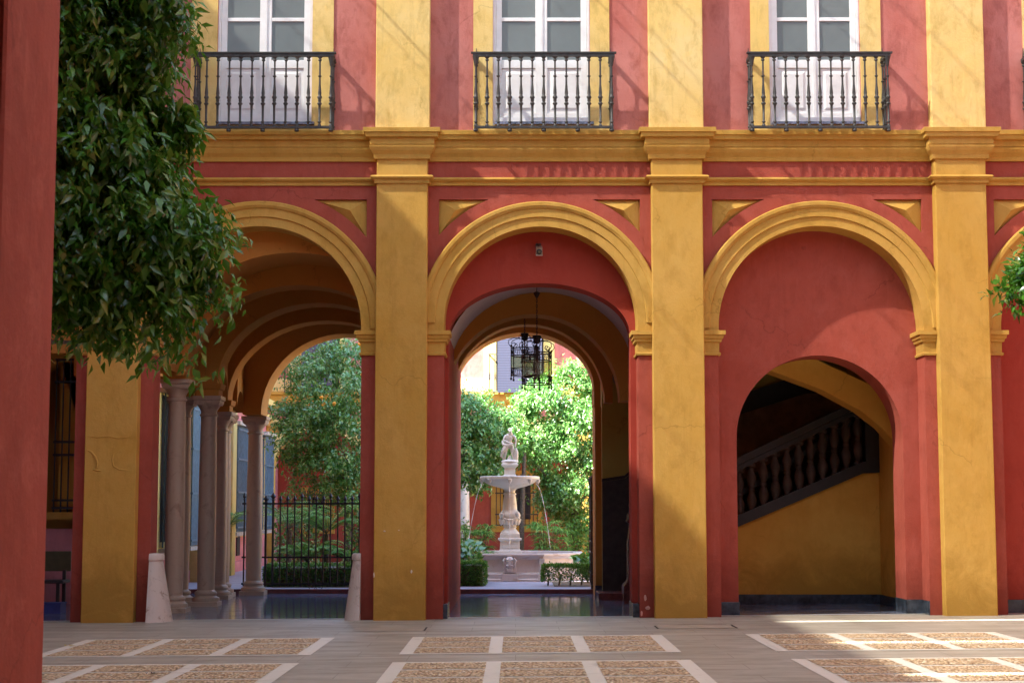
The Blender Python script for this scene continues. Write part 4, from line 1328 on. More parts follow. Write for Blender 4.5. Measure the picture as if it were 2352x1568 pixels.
# ------------------------------------------------------------------ iron fence and gates
def spear_bar(b, x, y, z0, z1, r=.011):
    b.tube([(x, y, z0), (x, y, z1 - .12)], r, 6)
    b.lathe((x, y, z1 - .14), [(r, 0), (r * 2.2, .012), (r, .025), (r * 1.2, .04), (r * 2.3, .07), (r * .3, .14)], 6)
Yf_ = 32.25
IF = thing('iron_fence', 'black iron fence with spear tips across the left arch, scroll at its foot', 'fence', (xof(700, Yf_), Yf_, zg))
zt_, zb_ = zof(1137, Yf_), zof(1345, Yf_)
px = 558.0; k = 0
while px < 905:
    x = xof(px, Yf_)
    b = MB(); spear_bar(b, x, Yf_, zb_ + .0, zt_ + (.05 if k % 4 == 0 else 0), .024 if k in (3, 4) else .0165)
    b.build('paling', IRONB, IF); px += 16.6; k += 1
b = MB()
for zz in (zof(1156, Yf_), zof(1279, Yf_), zof(1340, Yf_)):
    b.box(xof(553, Yf_), xof(905, Yf_), Yf_ - .012, Yf_ + .012, zz - .016, zz + .016)
b.build('rail', IRONB, IF)
b = MB(); cxs, czs = at(725, 1346, Yf_ - .02)
for s_ in (-1, 1):
    pts = []
    for i in range(22):
        a = i * .42; r_ = .075 * (1 - i / 26)
        pts.append((cxs + s_ * (.075 - r_ * math.cos(a)), Yf_ - .03, czs - r_ * math.sin(a) * .9))
    b.tube(pts, .007, 6)
b.build('scroll', IRONB, IF)
IG = thing('iron_gate', 'open iron gate leaf seen edge-on between the left guard stone and the first column', 'gate', (xof(373, 30.6), 30.6, 0))
b = MB()
for j in range(5): spear_bar(b, xof(373, 31.3) + .0 + (31.3 - 31.3), 32.2 + j * .14, .1, zof(1135, 31.6), .013)
for zz in (.25, .75, 1.55): b.box(xof(373, 31.3) - .01, xof(373, 31.3) + .01, 32.18, 32.8, zz - .015, zz + .015)
b.build('palings', IRONB, IG)
# garden gate leaf at the right of the passage
xg = xof(1364, YG1 + .1)
GG = thing('garden_gate', 'tall dark iron gate leaf folded open at the right of the garden passage', 'gate', (xg, 32.3, zg))
b = MB()
zt_ = zof(1092, 32.6)
for j in range(9):
    spear_bar(b, xg - .015 * 1, 32.15 + j * .15, zg + .05, zt_ - (j % 2) * .06, .012)
b.build('palings', IRONB, GG)
b = MB()
for zz in [zg + .08 + i * .2 for i in range(9)]: b.box(xg - .03, xg - .0, 32.12, 33.4, zz - .012, zz + .012)
b.build('rail', TILEBLUE, GG)
b = MB(); b.box(xg - .05, xg + .02, 32.12, 32.17, zg, zt_ - .05); b.build('stile', IRONB, GG)

# ------------------------------------------------------------------ fountain
YFo = 37.0
fx = xof(1171, YFo)
FO = thing('fountain', 'tiered white marble fountain with a figure on top, standing in a low basin', 'fountain', (fx, YFo, zg))
FO2 = FO
def octo(fr_y, w1, w2, dep):
    return [(-w1, 0), (w1, 0), (w2, .45), (w2, dep - .45), (w1, dep), (-w1, dep), (-w2, .45), (-w2, dep - .45)]
zbt = zof(1271, 35.6)
def basin():
    b = MB()
    base = [(-.68, 0), (.68, 0), (1.5, .75), (1.5, 2.05), (.68, 2.8), (-.68, 2.8), (-1.5, 2.05), (-1.5, .75)]
    prof = [(.10, zg - .02), (.10, zg + .04), (.05, zg + .05), (.06, zg + .15), (.03, zg + .17), (0, zg + .18), (0, zbt - .12), (.02, zbt - .10), (.05, zbt - .06), (.09, zbt - .05), (.09, zbt), (-.12, zbt), (-.12, zg + .2)]
    cx, cy = fx, 35.6 + 1.4
    vs = []; n = 8
    for o, z in prof:
        for (x, y) in base:
            d = math.hypot(x, y - 1.4)
            k = (d + o * 1.05) / d
            vs.append((cx + x * k, cy + (y - 1.4) * k, z))
    fs = [(j * n + i, j * n + (i + 1) % n, (j + 1) * n + (i + 1) % n, (j + 1) * n + i) for j in range(len(prof) - 1) for i in range(n)]
    b.add(vs, fs)
    return b
BA = basin().build('basin', BASINM, FO2, bevel=.012)
for xx in (-.68, 0, .68):
    b = MB()
    w_ = .14 if xx == 0 else .06
    b.box(fx + xx - w_, fx + xx + w_, 35.52, 35.62, zg + .17, zbt - .1)
    b.box(fx + xx - w_ - .03, fx + xx + w_ + .03, 35.49, 35.62, zg + .0, zg + .16)
    b.build('pier', BASINM, BA, bevel=.01)
# carved mask on the middle pier
b = MB(); mz = zof(1293, 35.5); my = 35.52
b.lathe((fx, my, mz), [(.01, -.15), (.05, -.13), (.085, -.06), (.10, .02), (.09, .09), (.05, .13), (.01, .14)], 16, fy=.55)
b.lathe((fx, my - .055, mz - .02), [(.008, -.03), (.024, -.015), (.018, .02), (.01, .06)], 8, fy=1.0)
for s_ in (-1, 1):
    b.lathe((fx + s_ * .045, my - .045, mz + .04), [(.004, -.02), (.024, 0), (.004, .02)], 8)
    b.lathe((fx + s_ * .05, my - .05, mz + .075), [(.004, -.012), (.03, 0), (.004, .012)], 8)
    b.lathe((fx + s_ * .05, my - .04, mz - .05), [(.004, -.035), (.03, 0), (.004, .03)], 8)
    b.tube([(fx + s_ * .09, my - .02, mz + .11), (fx + s_ * .13, my - .03, mz + .05), (fx + s_ * .10, my - .03, mz - .02), (fx + s_ * .12, my - .02, mz - .09)], [.02, .028, .02, .01], 8)
for q in range(5):
    b.lathe((fx + (q - 2) * .026, my - .045, mz - .12 - (.03 if q % 2 else .015) + .0), [(.003, -.04), (.014, 0), (.006, .04)], 6)
b.build('mask', BASINM, BA, smooth=True)
b = MB(); b.add([(fx - .66, 35.75, zbt - .1), (fx + .66, 35.75, zbt - .1), (fx + 1.36, 36.4, zbt - .1), (fx + 1.36, 37.6, zbt - .1), (fx + .6, 38.25, zbt - .1), (fx - .6, 38.25, zbt - .1), (fx - 1.36, 37.6, zbt - .1), (fx - 1.36, 36.4, zbt - .1)], [tuple(range(8))])
b.build('water_surface', WATER, BA)
u_ = .2454
def fz(zy): return zof(964.7 + zy * u_, YFo)
def fr(h_): return h_ * u_ * YFo / F
b = MB()
b.sq((fx, YFo, 0), [(fr(100), zg), (fr(108), fz(1240)), (fr(104), fz(1222)), (fr(92), fz(1205)), (fr(90), fz(1130)), (fr(95), fz(1125)), (fr(112), fz(1112)), (fr(110), fz(1103)), (fr(93), fz(1098)), (fr(91), fz(1062)), (fr(80), fz(1060))])
for s_ in (-1,):
    b.box(fx - fr(70), fx + fr(70), YFo - fr(96), YFo - fr(90), fz(1195), fz(1160)); b.box(fx - fr(70), fx + fr(70), YFo - fr(96), YFo - fr(90), fz(1152), fz(1135))
b.build('pedestal', MARBLE, FO, bevel=.006)
b = MB()
b.lathe((fx, YFo, 0), [(fr(a), fz(z_)) for a, z_ in [(90, 1062), (88, 1050), (72, 1035), (58, 1018), (54, 1008), (52, 1003), (64, 1000), (66, 994), (56, 990), (62, 980), (84, 955), (94, 935), (90, 918), (96, 905), (100, 885), (92, 865), (74, 848), (68, 835), (66, 800), (62, 760), (56, 720), (52, 700), (60, 695), (60, 685), (50, 680), (48, 668), (55, 650), (70, 640), (90, 633)]], 32)
# gadroons and garlands on the bulb
for k in range(14):
    a = 2 * PI * k / 14
    rr_ = fr(84)
    b.lathe((fx + rr_ * math.cos(a), YFo + rr_ * math.sin(a), fz(945)), [(.004, -fr(36)), (fr(14), -fr(14)), (fr(18), fr(10)), (fr(10), fr(24)), (.003, fr(30))], 8)
for k in range(4):
    a = PI / 4 + k * PI / 2
    b.lathe((fx + fr(98) * math.cos(a), YFo + fr(98) * math.sin(a), fz(885)), [(.01, -fr(30)), (fr(20), -fr(12)), (fr(22), fr(10)), (fr(10), fr(26))], 10)
    pts = []
    for i in range(11):
        t_ = i / 10; aa = a + t_ * PI / 2
        pts.append((fx + fr(100) * math.cos(aa), YFo + fr(100) * math.sin(aa), fz(905 + 26 * math.sin(PI * t_))))
    b.tube(pts, fr(7), 6)
b.build('stem', MARBLE, FO, smooth=True)
b = MB()
b.lathe((fx, YFo, 0), [(fr(a), fz(z_)) for a, z_ in [(60, 640), (90, 634), (150, 618), (210, 596), (245, 572), (255, 562), (262, 556), (276, 552), (280, 540), (278, 528), (268, 524), (255, 530), (200, 545), (60, 552)]], 48)
for k in range(8):
    a = PI / 8 + k * PI / 4 - PI / 8 - PI / 2
    b.lathe((fx + fr(262) * math.cos(a), YFo + fr(262) * math.sin(a), fz(565)), [(.004, -fr(34)), (fr(16), -fr(14)), (fr(22), fr(8)), (fr(8), fr(22))], 8)
b.build('bowl', MARBLE, FO, smooth=True)
b = MB()
b.sq((fx, YFo, 0), [(fr(62), fz(545)), (fr(62), fz(520)), (fr(52), fz(508)), (fr(50), fz(450)), (fr(56), fz(442)), (fr(62), fz(435)), (fr(78), fz(425)), (fr(78), fz(410)), (fr(70), fz(405)), (fr(68), fz(388))])
b.build('upper_pedestal', MARBLE, FO, bevel=.005)
# the figure: a bending youth with drapery
def skin_body(name, joints, edges, m, parent, sub=2):
    me = bpy.data.meshes.new(name)
    base = wloc(parent)
    me.from_pydata([tuple(Vector(j[0]) - base) for j in joints], edges, [])
    o = bpy.data.objects.new(name, me); COL.objects.link(o)
    mod = o.modifiers.new('skin', 'SKIN'); mod.use_smooth_shade = True
    sv = me.skin_vertices[0].data
    for i, j in enumerate(joints):
        sv[i].radius = (j[1], j[1] if len(j) < 3 else j[2])
        sv[i].use_root = (i == 0)
    s2 = o.modifiers.new('sub', 'SUBSURF'); s2.levels = sub; s2.render_levels = sub
    me.materials.append(m)
    o.parent = parent
    return o
zf0 = fz(390); hb_ = fz(85) - fz(390)          # feet to top of head
def q(x, y, z): return (fx + x * hb_, YFo + y * hb_, zf0 + z * hb_)
J = [(q(-.02, .02, .50), .085 * hb_), (q(-.06, 0, .62), .085 * hb_), (q(-.03, -.05, .74), .10 * hb_), (q(.02, -.10, .83), .075 * hb_), (q(.035, -.14, .88), .036 * hb_), (q(.01, -.18, .93), .058 * hb_), (q(-.0, -.19, .985), .045 * hb_),
     (q(-.12, .02, .46), .07 * hb_), (q(-.13, -.04, .27), .045 * hb_), (q(-.17, .04, .06), .028 * hb_), (q(-.17, -.05, .02), .026 * hb_),
     (q(.07, .0, .45), .07 * hb_), (q(.08, -.06, .27), .045 * hb_), (q(.11, .0, .06), .028 * hb_), (q(.13, -.09, .02), .026 * hb_),
     (q(-.14, -.06, .78), .05 * hb_), (q(-.20, -.10, .66), .034 * hb_), (q(-.06, -.17, .60), .026 * hb_), (q(-.01, -.18, .58), .024 * hb_),
     (q(.14, -.08, .79), .05 * hb_), (q(.19, -.08, .64), .034 * hb_), (q(.17, -.10, .50), .025 * hb_), (q(.17, -.11, .45), .024 * hb_)]
E = [(0, 1), (1, 2), (2, 3), (3, 4), (4, 5), (5, 6), (0, 7), (7, 8), (8, 9), (9, 10), (0, 11), (11, 12), (12, 13), (13, 14), (2, 15), (15, 16), (16, 17), (17, 18), (2, 19), (19, 20), (20, 21), (21, 22)]
fig = skin_body('statue', J, E, MARBLE, FO)
b = MB()
b.tube([q(-.22, .0, .64), q(-.2, -.06, .54), q(-.1, -.1, .50), q(.02, -.12, .53), q(.1, -.1, .56)], [.04 * hb_, .05 * hb_, .05 * hb_, .045 * hb_, .03 * hb_], 8)
b.tube([q(-.10, -.07, .50), q(-.16, -.07, .40), q(-.22, -.05, .30), q(-.25, .0, .18), q(-.2, .02, .08)], [.06 * hb_, .07 * hb_, .055 * hb_, .04 * hb_, .02 * hb_], 8)
b.tube([q(-.16, -.04, .48), q(-.22, -.01, .34), q(-.24, .04, .2)], [.04 * hb_, .04 * hb_, .02 * hb_], 8)
b.build('drapery', MARBLE, fig, smooth=True)
b = MB()
b.lathe(q(0, 0, -.01), [(.26 * hb_, 0), (.27 * hb_, .02), (.22 * hb_, .05), (.12 * hb_, .06)], 16)
b.tube([q(.16, .02, .0), q(.19, -.02, .16), q(.20, -.06, .30), q(.17, -.08, .42)], [.09 * hb_, .07 * hb_, .06 * hb_, .035 * hb_], 10)
b.tube([q(-.02, .04, .0), q(-.01, .02, .12), q(.0, .04, .2)], [.09 * hb_, .06 * hb_, .02 * hb_], 10)
b.build('rock', MARBLE, fig, smooth=True)
rv = random.Random(4)
b = MB()
for i in range(46):
    th_ = rv.uniform(0, 2 * PI); ph = rv.uniform(-.3, 1.5)
    c0 = Vector(q(.0, -.185, .965)); r_ = .055 * hb_
    p_ = c0 + Vector((math.cos(th_) * math.cos(ph), abs(math.sin(th_)) * math.cos(ph) - .1, math.sin(ph))) * r_
    b.lathe(tuple(p_), [(.003, -.012), (.013, 0), (.003, .012)], 6)
b.build('hair', MARBLE, fig, smooth=True)
# water jets
for (sx, y_) in ((-1, 0), (1, 0), (0, -1)):
    b = MB(); pts = []
    z_0 = fz(590)
    for i in range(14):
        t_ = i / 13
        if sx:
            d0 = fr(235); d1 = fr(400) if sx < 0 else fr(385)
            pts.append((fx + sx * (d0 + (d1 - d0) * t_ ** .75), YFo - .1, z_0 - (z_0 - zbt + .1 if True else 0) * t_ ** 1.5))
        else: pts.append((fx, YFo - fr(262) - .05 * t_, z_0 - (z_0 - zbt) * t_))
    b.tube(pts, [.003 + .003 * ((i * 7) % 3) for i in range(14)], 5)
    b.build('water_jet', WATER, FO, smooth=True)

# ------------------------------------------------------------------ vegetation
def leaf_mesh(name, pos, dirs, nrm, L, Wd, m, parent, droop=.25):
    n = len(pos)
    dirs = dirs / (np.linalg.norm(dirs, axis=1, keepdims=True) + 1e-9)
    side = np.cross(dirs, nrm); side /= (np.linalg.norm(side, axis=1, keepdims=True) + 1e-9)
    up_ = np.cross(side, dirs)
    L = L.reshape(-1, 1); Wd = Wd.reshape(-1, 1)
    P0 = pos
    P1 = pos + dirs * L * .42 + side * Wd * .5 + up_ * L * .05
    P2 = pos + dirs * L - up_ * L * droop
    P3 = pos + dirs * L * .42 - side * Wd * .5 + up_ * L * .05
    P4 = pos + dirs * L * .5 - up_ * L * .03
    V = np.stack([P0, P1, P2, P3, P4], 1).reshape(-1, 3)
    base = np.arange(n).reshape(-1, 1) * 5
    T = np.array([[0, 4, 1], [4, 2, 1], [0, 3, 4], [4, 3, 2]])
    Fc = (base[:, None, :] + T[None]).reshape(-1, 3)
    me = bpy.data.meshes.new(name)
    me.vertices.add(len(V)); me.vertices.foreach_set('co', V.ravel())
    me.loops.add(len(Fc) * 3); me.loops.foreach_set('vertex_index', Fc.ravel().astype(np.int32))
    me.polygons.add(len(Fc)); me.polygons.foreach_set('loop_start', (np.arange(len(Fc)) * 3).astype(np.int32))
    me.polygons.foreach_set('loop_total', np.full(len(Fc), 3, np.int32))
    me.polygons.foreach_set('use_smooth', np.ones(len(Fc), bool))
    me.update(calc_edges=True)
    me.materials.append(m)
    o = bpy.data.objects.new(name, me); COL.objects.link(o)
    if parent is not None:
        o.parent = parent
        V -= np.array(wloc(parent)); me.vertices.foreach_set('co', V.ravel()); me.update()
    return o
def crown(name, blobs, ntw, per, L, m, parent, seed, droop_dir=.7, tl=.28, shell=.55, wr=.42, clump=.12):
    'blobs: (x,y,z,rx,ry,rz); twigs with alternate leaves, denser towards the outside'
    rg = np.random.default_rng(seed)
    vol = np.array([b_[3] * b_[4] * b_[5] for b_ in blobs]) ** .75
    def shell_pts(n, sh):
        idx = rg.choice(len(blobs), n, p=vol / vol.sum())
        q0 = np.array(blobs)[idx]
        d0 = rg.normal(size=(n, 3)); d0 /= np.linalg.norm(d0, axis=1, keepdims=True)
        r0 = sh + (1 - sh) * rg.random(n) ** .6
        r0 = r0 * (1 + .20 * np.sin(d0[:, 0] * 7 + q0[:, 0] * 5) * np.sin(d0[:, 2] * 6 + q0[:, 2] * 3) + rg.normal(size=n) * .07)
        return q0[:, :3] + d0 * r0[:, None] * q0[:, 3:], d0
    n1 = int(ntw * .72); per_c = 16
    cc, cd = shell_pts(max(4, n1 // per_c), max(shell, .72))
    keepc = np.ones(len(cc), bool)
    for b_ in blobs:
        keepc &= (np.linalg.norm((cc - np.array(b_[:3])) / np.array(b_[3:]), axis=1) > .55)
    cc = cc[keepc]; cd = cd[keepc]
    idx = rg.integers(0, len(cc), n1)
    sg = rg.uniform(.5, 1.2, len(cc))[idx] * clump
    c1 = cc[idx] + rg.normal(size=(n1, 3)) * sg[:, None] * np.array([1, 1, .8])
    c1[:, 2] -= np.abs(rg.normal(size=n1)) * clump * .5 * droop_dir
    c2, d2 = shell_pts(ntw - n1, .5)
    c2 = c2 - d2 * clump * .9
    c = np.concatenate([c1, c2]); d = np.concatenate([cd[idx], d2])
    ntw = len(c)
    # drop twigs deep inside another blob
    keep = np.ones(ntw, bool)
    for b_ in blobs:
        q_ = ((c - np.array(b_[:3])) / np.array(b_[3:])); keep &= (np.linalg.norm(q_, axis=1) > .40)
    c = c[keep]; d = d[keep]; n = len(c)
    td = d * .55 + rg.normal(size=(n, 3)) * .35; td[:, 2] -= droop_dir
    td /= np.linalg.norm(td, axis=1, keepdims=True)
    pos = []; dr = []; nm = []
    for k in range(per):
        t_ = (k + .5) / per
        p_ = c + td * tl * (t_ - .5) + rg.normal(size=(n, 3)) * .012
        s_ = np.cross(td, rg.normal(size=(n, 3))); s_ /= np.linalg.norm(s_, axis=1, keepdims=True)
        ld = td * .55 + s_ * .75 + np.array([0, 0, -.25 * droop_dir]) + d * .1
        nn = d * .6 + np.array([0, 0, .7]) + rg.normal(size=(n, 3)) * .45
        pos.append(p_); dr.append(ld); nm.append(nn)
    pos = np.concatenate(pos); dr = np.concatenate(dr); nm = np.concatenate(nm)
    Ls = L * rg.uniform(.42, 1.22, len(pos)); Ws = Ls * rg.uniform(wr * .8, wr * 1.2, len(pos))
    return leaf_mesh(name, pos, dr, nm, Ls, Ws, m, parent)
def bl(px, py, Y, rpx, k=1.0, ky=1.0):
    x, z = at(px, py, Y); r_ = rpx * Y / F
    return (x, Y, z, r_ * k, r_ * ky, r_)
def limb_tree(base, top, spread, parent, seed, r0=.09, n=7):
    rg = random.Random(seed)
    b = MB()
    bx_, by_, bz_ = base; tx, ty, tz = top
    mid = ((bx_ + tx) / 2 + rg.uniform(-.06, .06), (by_ + ty) / 2, bz_ + (tz - bz_) * .5)
    b.tube([base, mid, top], [r0 * 1.25, r0, r0 * .8], 12)
    for i in range(n):
        a = 2 * PI * i / n + rg.uniform(-.3, .3); l = spread * rg.uniform(.6, 1.0)
        p1 = (tx + .4 * l * math.cos(a), ty + .4 * l * math.sin(a), tz + l * .45)
        p2 = (tx + .8 * l * math.cos(a + .2), ty + .8 * l * math.sin(a + .2), tz + l * rg.uniform(.5, 1.1))
        b.tube([(tx, ty, tz - .05), p1, p2], [r0 * .5, r0 * .3, r0 * .1], 7)
        for q_ in range(2):
            p3 = (p1[0] + .5 * l * math.cos(a + q_ - .5), p1[1] + .5 * l * math.sin(a + q_ - .5), p1[2] + l * rg.uniform(.0, .6))
            b.tube([p1, p3], [r0 * .25, r0 * .08], 6)
    return b.build('trunk', BARK, parent, smooth=True)
# 1. near orange tree at the left
Yt = 12.3
T1 = thing('orange_tree', 'dark glossy orange tree drooping in front of the left arch, beside the near pillar', 'tree', (at(-120, 1400, Yt)[0], Yt, 0), 'orange trees')
bx1 = at(-120, 1400, Yt)[0]
limb_tree((bx1, Yt, g(bx1, Yt)), (bx1 + .05, Yt, 2.3), 1.3, T1, 1, .10)
B1 = [bl(210, -120, Yt, 230, 1, .9), bl(150, 150, Yt, 240), bl(330, 60, Yt, 115), bl(250, 330, Yt, 165), bl(345, 250, Yt, 75), bl(240, 500, Yt, 190), bl(385, 560, Yt, 132), bl(300, 610, Yt, 135), bl(418, 640, Yt, 74), bl(425, 525, Yt - .2, 60), bl(180, 600, Yt, 120), bl(60, 400, Yt, 230), bl(410, 715, Yt, 62), bl(398, 800, Yt, 34), bl(405, 770, Yt, 36), bl(300, 715, Yt, 45), bl(225, 700, Yt, 36), bl(-120, 300, Yt, 240), bl(0, 0, Yt, 300, 1, 1), bl(425, 50, Yt, 42), bl(150, 560, Yt, 170), bl(170, 655, Yt, 75), bl(110, 630, Yt, 90), bl(20, 600, Yt, 130), bl(222, 740, Yt, 26), bl(325, 765, Yt, 30)]
crown('crown', B1, 8800, 8, .116, LEAF, T1, 11, .95, .32, .45, .38, .115)
# 2. tree at the right edge
Yr = 13.0
xr_ = at(2620, 1400, Yr)[0]
T2 = thing('orange_tree', 'bright glossy orange tree branch reaching in from the right edge before the ochre pilaster', 'tree', (xr_, Yr, 0), 'orange trees')
limb_tree((xr_, Yr, g(xr_, Yr)), (xr_, Yr, 2.3), 1.0, T2, 2, .09)
B2 = [bl(2395, 640, Yr, 85), bl(2345, 640, Yr, 48), bl(2300, 660, Yr, 26), bl(2330, 690, Yr, 32), bl(2352, 600, Yr, 26), bl(2480, 620, Yr, 90), bl(2680, 520, Yr, 220), bl(2640, 700, Yr, 180), bl(2800, 350, Yr, 240)]
crown('sprig', [bl(2350, 640, Yr, 42), bl(2310, 668, Yr, 20), bl(2335, 695, Yr, 22), bl(2352, 590, Yr, 20), bl(2400, 640, Yr, 70)], 300, 8, .085, LEAF, T2, 14, .15, .22, .3, .45, .045)
crown('crown', B2, 2600, 8, .095, LEAF, T2, 12, .25, .26, .45, .42, .085)
# garden trees
def gtree(label, blobs, base, top, ntw, seed, L=.10, oranges=0, spread=1.2, r0=.08, per=7, dd=.35):
    T = thing('orange_tree', label, 'tree', base, 'orange trees')
    limb_tree(base, top, spread, T, seed, r0)
    crown('crown', blobs, ntw, per, L, LEAFG, T, seed, dd, .30, .4, .45, .15)
    rg = random.Random(seed)
    return T
Ya = 38.0
t3 = gtree('orange tree with a few fruit behind the iron fence, filling the left arch', [bl(750, 900, Ya, 105), bl(700, 860, Ya, 62), bl(790, 850, Ya, 80), bl(700, 990, Ya, 75), bl(655, 1010, Ya, 45), bl(790, 1020, Ya, 95), bl(745, 1080, Ya, 62), bl(690, 1120, Ya, 26), bl(800, 1110, Ya, 60), bl(840, 950, Ya, 110), bl(650, 950, Ya, 34)],
      (at(800, 1330, Ya)[0], Ya, zg), (at(805, 1120, Ya)[0], Ya, zof(1110, Ya)), 5200, 21)
for i, (px, py) in enumerate(((768, 926), (739, 912), (826, 790), (832, 860))):
    x, z = at(px, py, Ya - 1.05); b = MB()
    b.lathe((x, Ya - 1.05, z), [(.004, -.04), (.02, -.034), (.036, -.018), (.04, 0), (.036, .018), (.02, .034), (.004, .038)], 14)
    b.build('orange', ORANGEM, t3, smooth=True)
b = MB()
for px in (720, 760, 800):
    x, z = at(px, 800, Ya)
    for k_ in range(3): b.tube([(x, Ya, z - .3), (x + rnd.uniform(-.1, .1), Ya, z + .25)], [.006, .003], 5)
b.build('twig', BARK, t3)
Yb = 40.2
gtree('large sunlit orange tree right behind the fountain, filling the middle passage', [bl(1265, 960, Yb, 85), bl(1310, 900, Yb, 80), bl(1340, 1000, Yb, 95), bl(1220, 905, Yb, 45), bl(1290, 1050, Yb, 85), bl(1230, 1010, Yb, 70), bl(1200, 960, Yb, 42), bl(1340, 1110, Yb, 80), bl(1300, 1150, Yb, 55), bl(1280, 1130, Yb, 42), bl(1260, 1180, Yb, 28), bl(1270, 870, Yb, 36), bl(1400, 950, Yb, 110), bl(1350, 1190, Yb, 45), bl(1330, 860, Yb, 40)],
      (at(1315, 1310, Yb)[0], Yb, zg), (at(1318, 1180, Yb)[0], Yb, zof(1170, Yb)), 6400, 22, per=8)
Yc = 39.0
gtree('shaded orange tree left of the fountain, above the white column', [bl(1090, 960, Yc, 55), bl(1060, 1010, Yc, 65), bl(1120, 1010, Yc, 62), bl(1080, 1050, Yc, 60), bl(1140, 985, Yc, 40), bl(1105, 1080, Yc, 38), bl(1030, 950, Yc, 60), bl(1150, 1040, Yc, 34), bl(1078, 1105, Yc, 26)],
      (at(1010, 1300, Yc)[0], Yc, zg), (at(1020, 1110, Yc)[0], Yc, zof(1110, Yc)), 3600, 23)
# young stem behind the fountain
ST_ = tag(MB().tube([(at(1196, 1290, 39.4)[0], 39.4, zg), (at(1200, 1150, 39.4)[0], 39.4, 1.8), (at(1205, 1060, 39.4)[0], 39.5, 2.9)], [.07, .055, .04], 10).build('tree_trunk', BARK, None, smooth=True), 'slender bare trunk standing right behind the fountain stem', 'tree trunk')
# hedges
def hedge(label, x0, x1, y0, y1, z1, n, seed, hole=False):
    T = thing('box_hedge', label, 'hedge', ((x0 + x1) / 2, (y0 + y1) / 2, zg), 'clipped hedges')
    rg = np.random.default_rng(seed)
    # points on the shell of the box
    P_ = np.stack([rg.uniform(x0, x1, n), rg.uniform(y0, y1, n), rg.uniform(zg + (.0 if not hole else .10), z1, n)], 1)
    f = rg.random(n)
    P_[f < .35, 2] = z1 - rg.random((f < .35).sum()) * .03
    s_ = (f > .35) & (f < .7); P_[s_, 1] = y0 + rg.random(s_.sum()) * .03
    s_ = (f > .7) & (f < .8); P_[s_, 0] = x1 - rg.random(s_.sum()) * .03
    s_ = (f > .8) & (f < .9); P_[s_, 0] = x0 + rg.random(s_.sum()) * .03
    c = np.array([(x0 + x1) / 2, (y0 + y1) / 2, (zg + z1) / 2]); h_ = np.array([(x1 - x0) / 2, (y1 - y0) / 2, (z1 - zg) / 2])
    q_ = (P_ - c) / h_; rr_ = (np.abs(q_) ** 8).sum(1) ** (1 / 8); P_ = c + (P_ - c) / np.maximum(rr_, 1)[:, None] * 1.0
    P_ += rg.normal(size=P_.shape) * .012
    d = (P_ - c) / h_ + rg.normal(size=P_.shape) * .6 + np.array([0, 0, .5])
    leaf_mesh('foliage', P_, d, rg.normal(size=P_.shape), rg.uniform(.028, .05, n), rg.uniform(.018, .03, n), HEDGE, T)
    b = MB()
    k_ = max(2, int((x1 - x0) / .22))
    for i in range(k_):
        xx = x0 + (x1 - x0) * (i + .5) / k_
        b.tube([(xx, (y0 + y1) / 2, zg), (xx + .03, (y0 + y1) / 2, zg + .2), (xx - .05, (y0 + y1) / 2 - .05, z1 - .1)], [.02, .015, .008], 6)
    if not hole: b.box(x0 + .07, x1 - .07, y0 + .07, y1 - .07, zg, z1 - .06)
    b.build('stems', BARK, T)
hedge('low box hedge left of the fountain basin, cut off by the passage jamb', at(1010, 1340, 33.4)[0], at(1116, 1340, 33.4)[0], 33.3, 34.3, zof(1291, 33.3), 5200, 31)
hedge('low box hedge right of the fountain basin with bare stems showing below', at(1246, 1340, 33.4)[0], at(1375, 1340, 33.4)[0], 33.3, 34.0, zof(1298, 33.3), 5200, 32, True)
hedge('long low hedge behind the iron fence in the left arch', at(603, 1340, 33.0)[0], at(905, 1340, 33.0)[0], 33.0, 33.7, zof(1297, 33.0), 9000, 33)
# fronds (palms and ferns)
def fronds(T, c, n, L, seed, leaf=.10, up_=.8, m=FROND, wid=.10, name='fronds', step=22):
    rg = random.Random(seed)
    pos = []; dr = []; nm = []; ls = []
    stem = MB()
    for i in range(n):
        a = rg.uniform(0, 2 * PI); l = L * rg.uniform(.7, 1.1); e = rg.uniform(up_ * .5, up_ * 1.2)
        pts = []
        for k_ in range(step + 1):
            t_ = k_ / step
            r_ = l * t_ * math.cos(e * (1 - .8 * t_)); z = l * t_ * math.sin(e) * (1.25 - .75 * t_ * t_)
            pts.append(Vector((c[0] + r_ * math.cos(a), c[1] + r_ * math.sin(a), c[2] + z)))
        stem.tube(pts[::3], .006, 4)
        sd = Vector((-math.sin(a), math.cos(a), 0))
        for k_ in range(3, step):
            d = (pts[k_ + 1] - pts[k_]).normalized()
            for s_ in (-1, 1):
                pos.append(pts[k_]); dr.append(sd * s_ + d * .6 + Vector((0, 0, -.12))); nm.append((0.1, 0, 1)); ls.append(leaf * (1 - abs(k_ / step - .45)) * 1.2)
    pos = np.array([tuple(v) for v in pos]); dr = np.array([tuple(v) for v in dr]); nm = np.array(nm, float); ls = np.array(ls)
    leaf_mesh(name, pos, dr, nm, ls, ls * wid, m, T, .15)
    stem.build('stems', BARK, T)
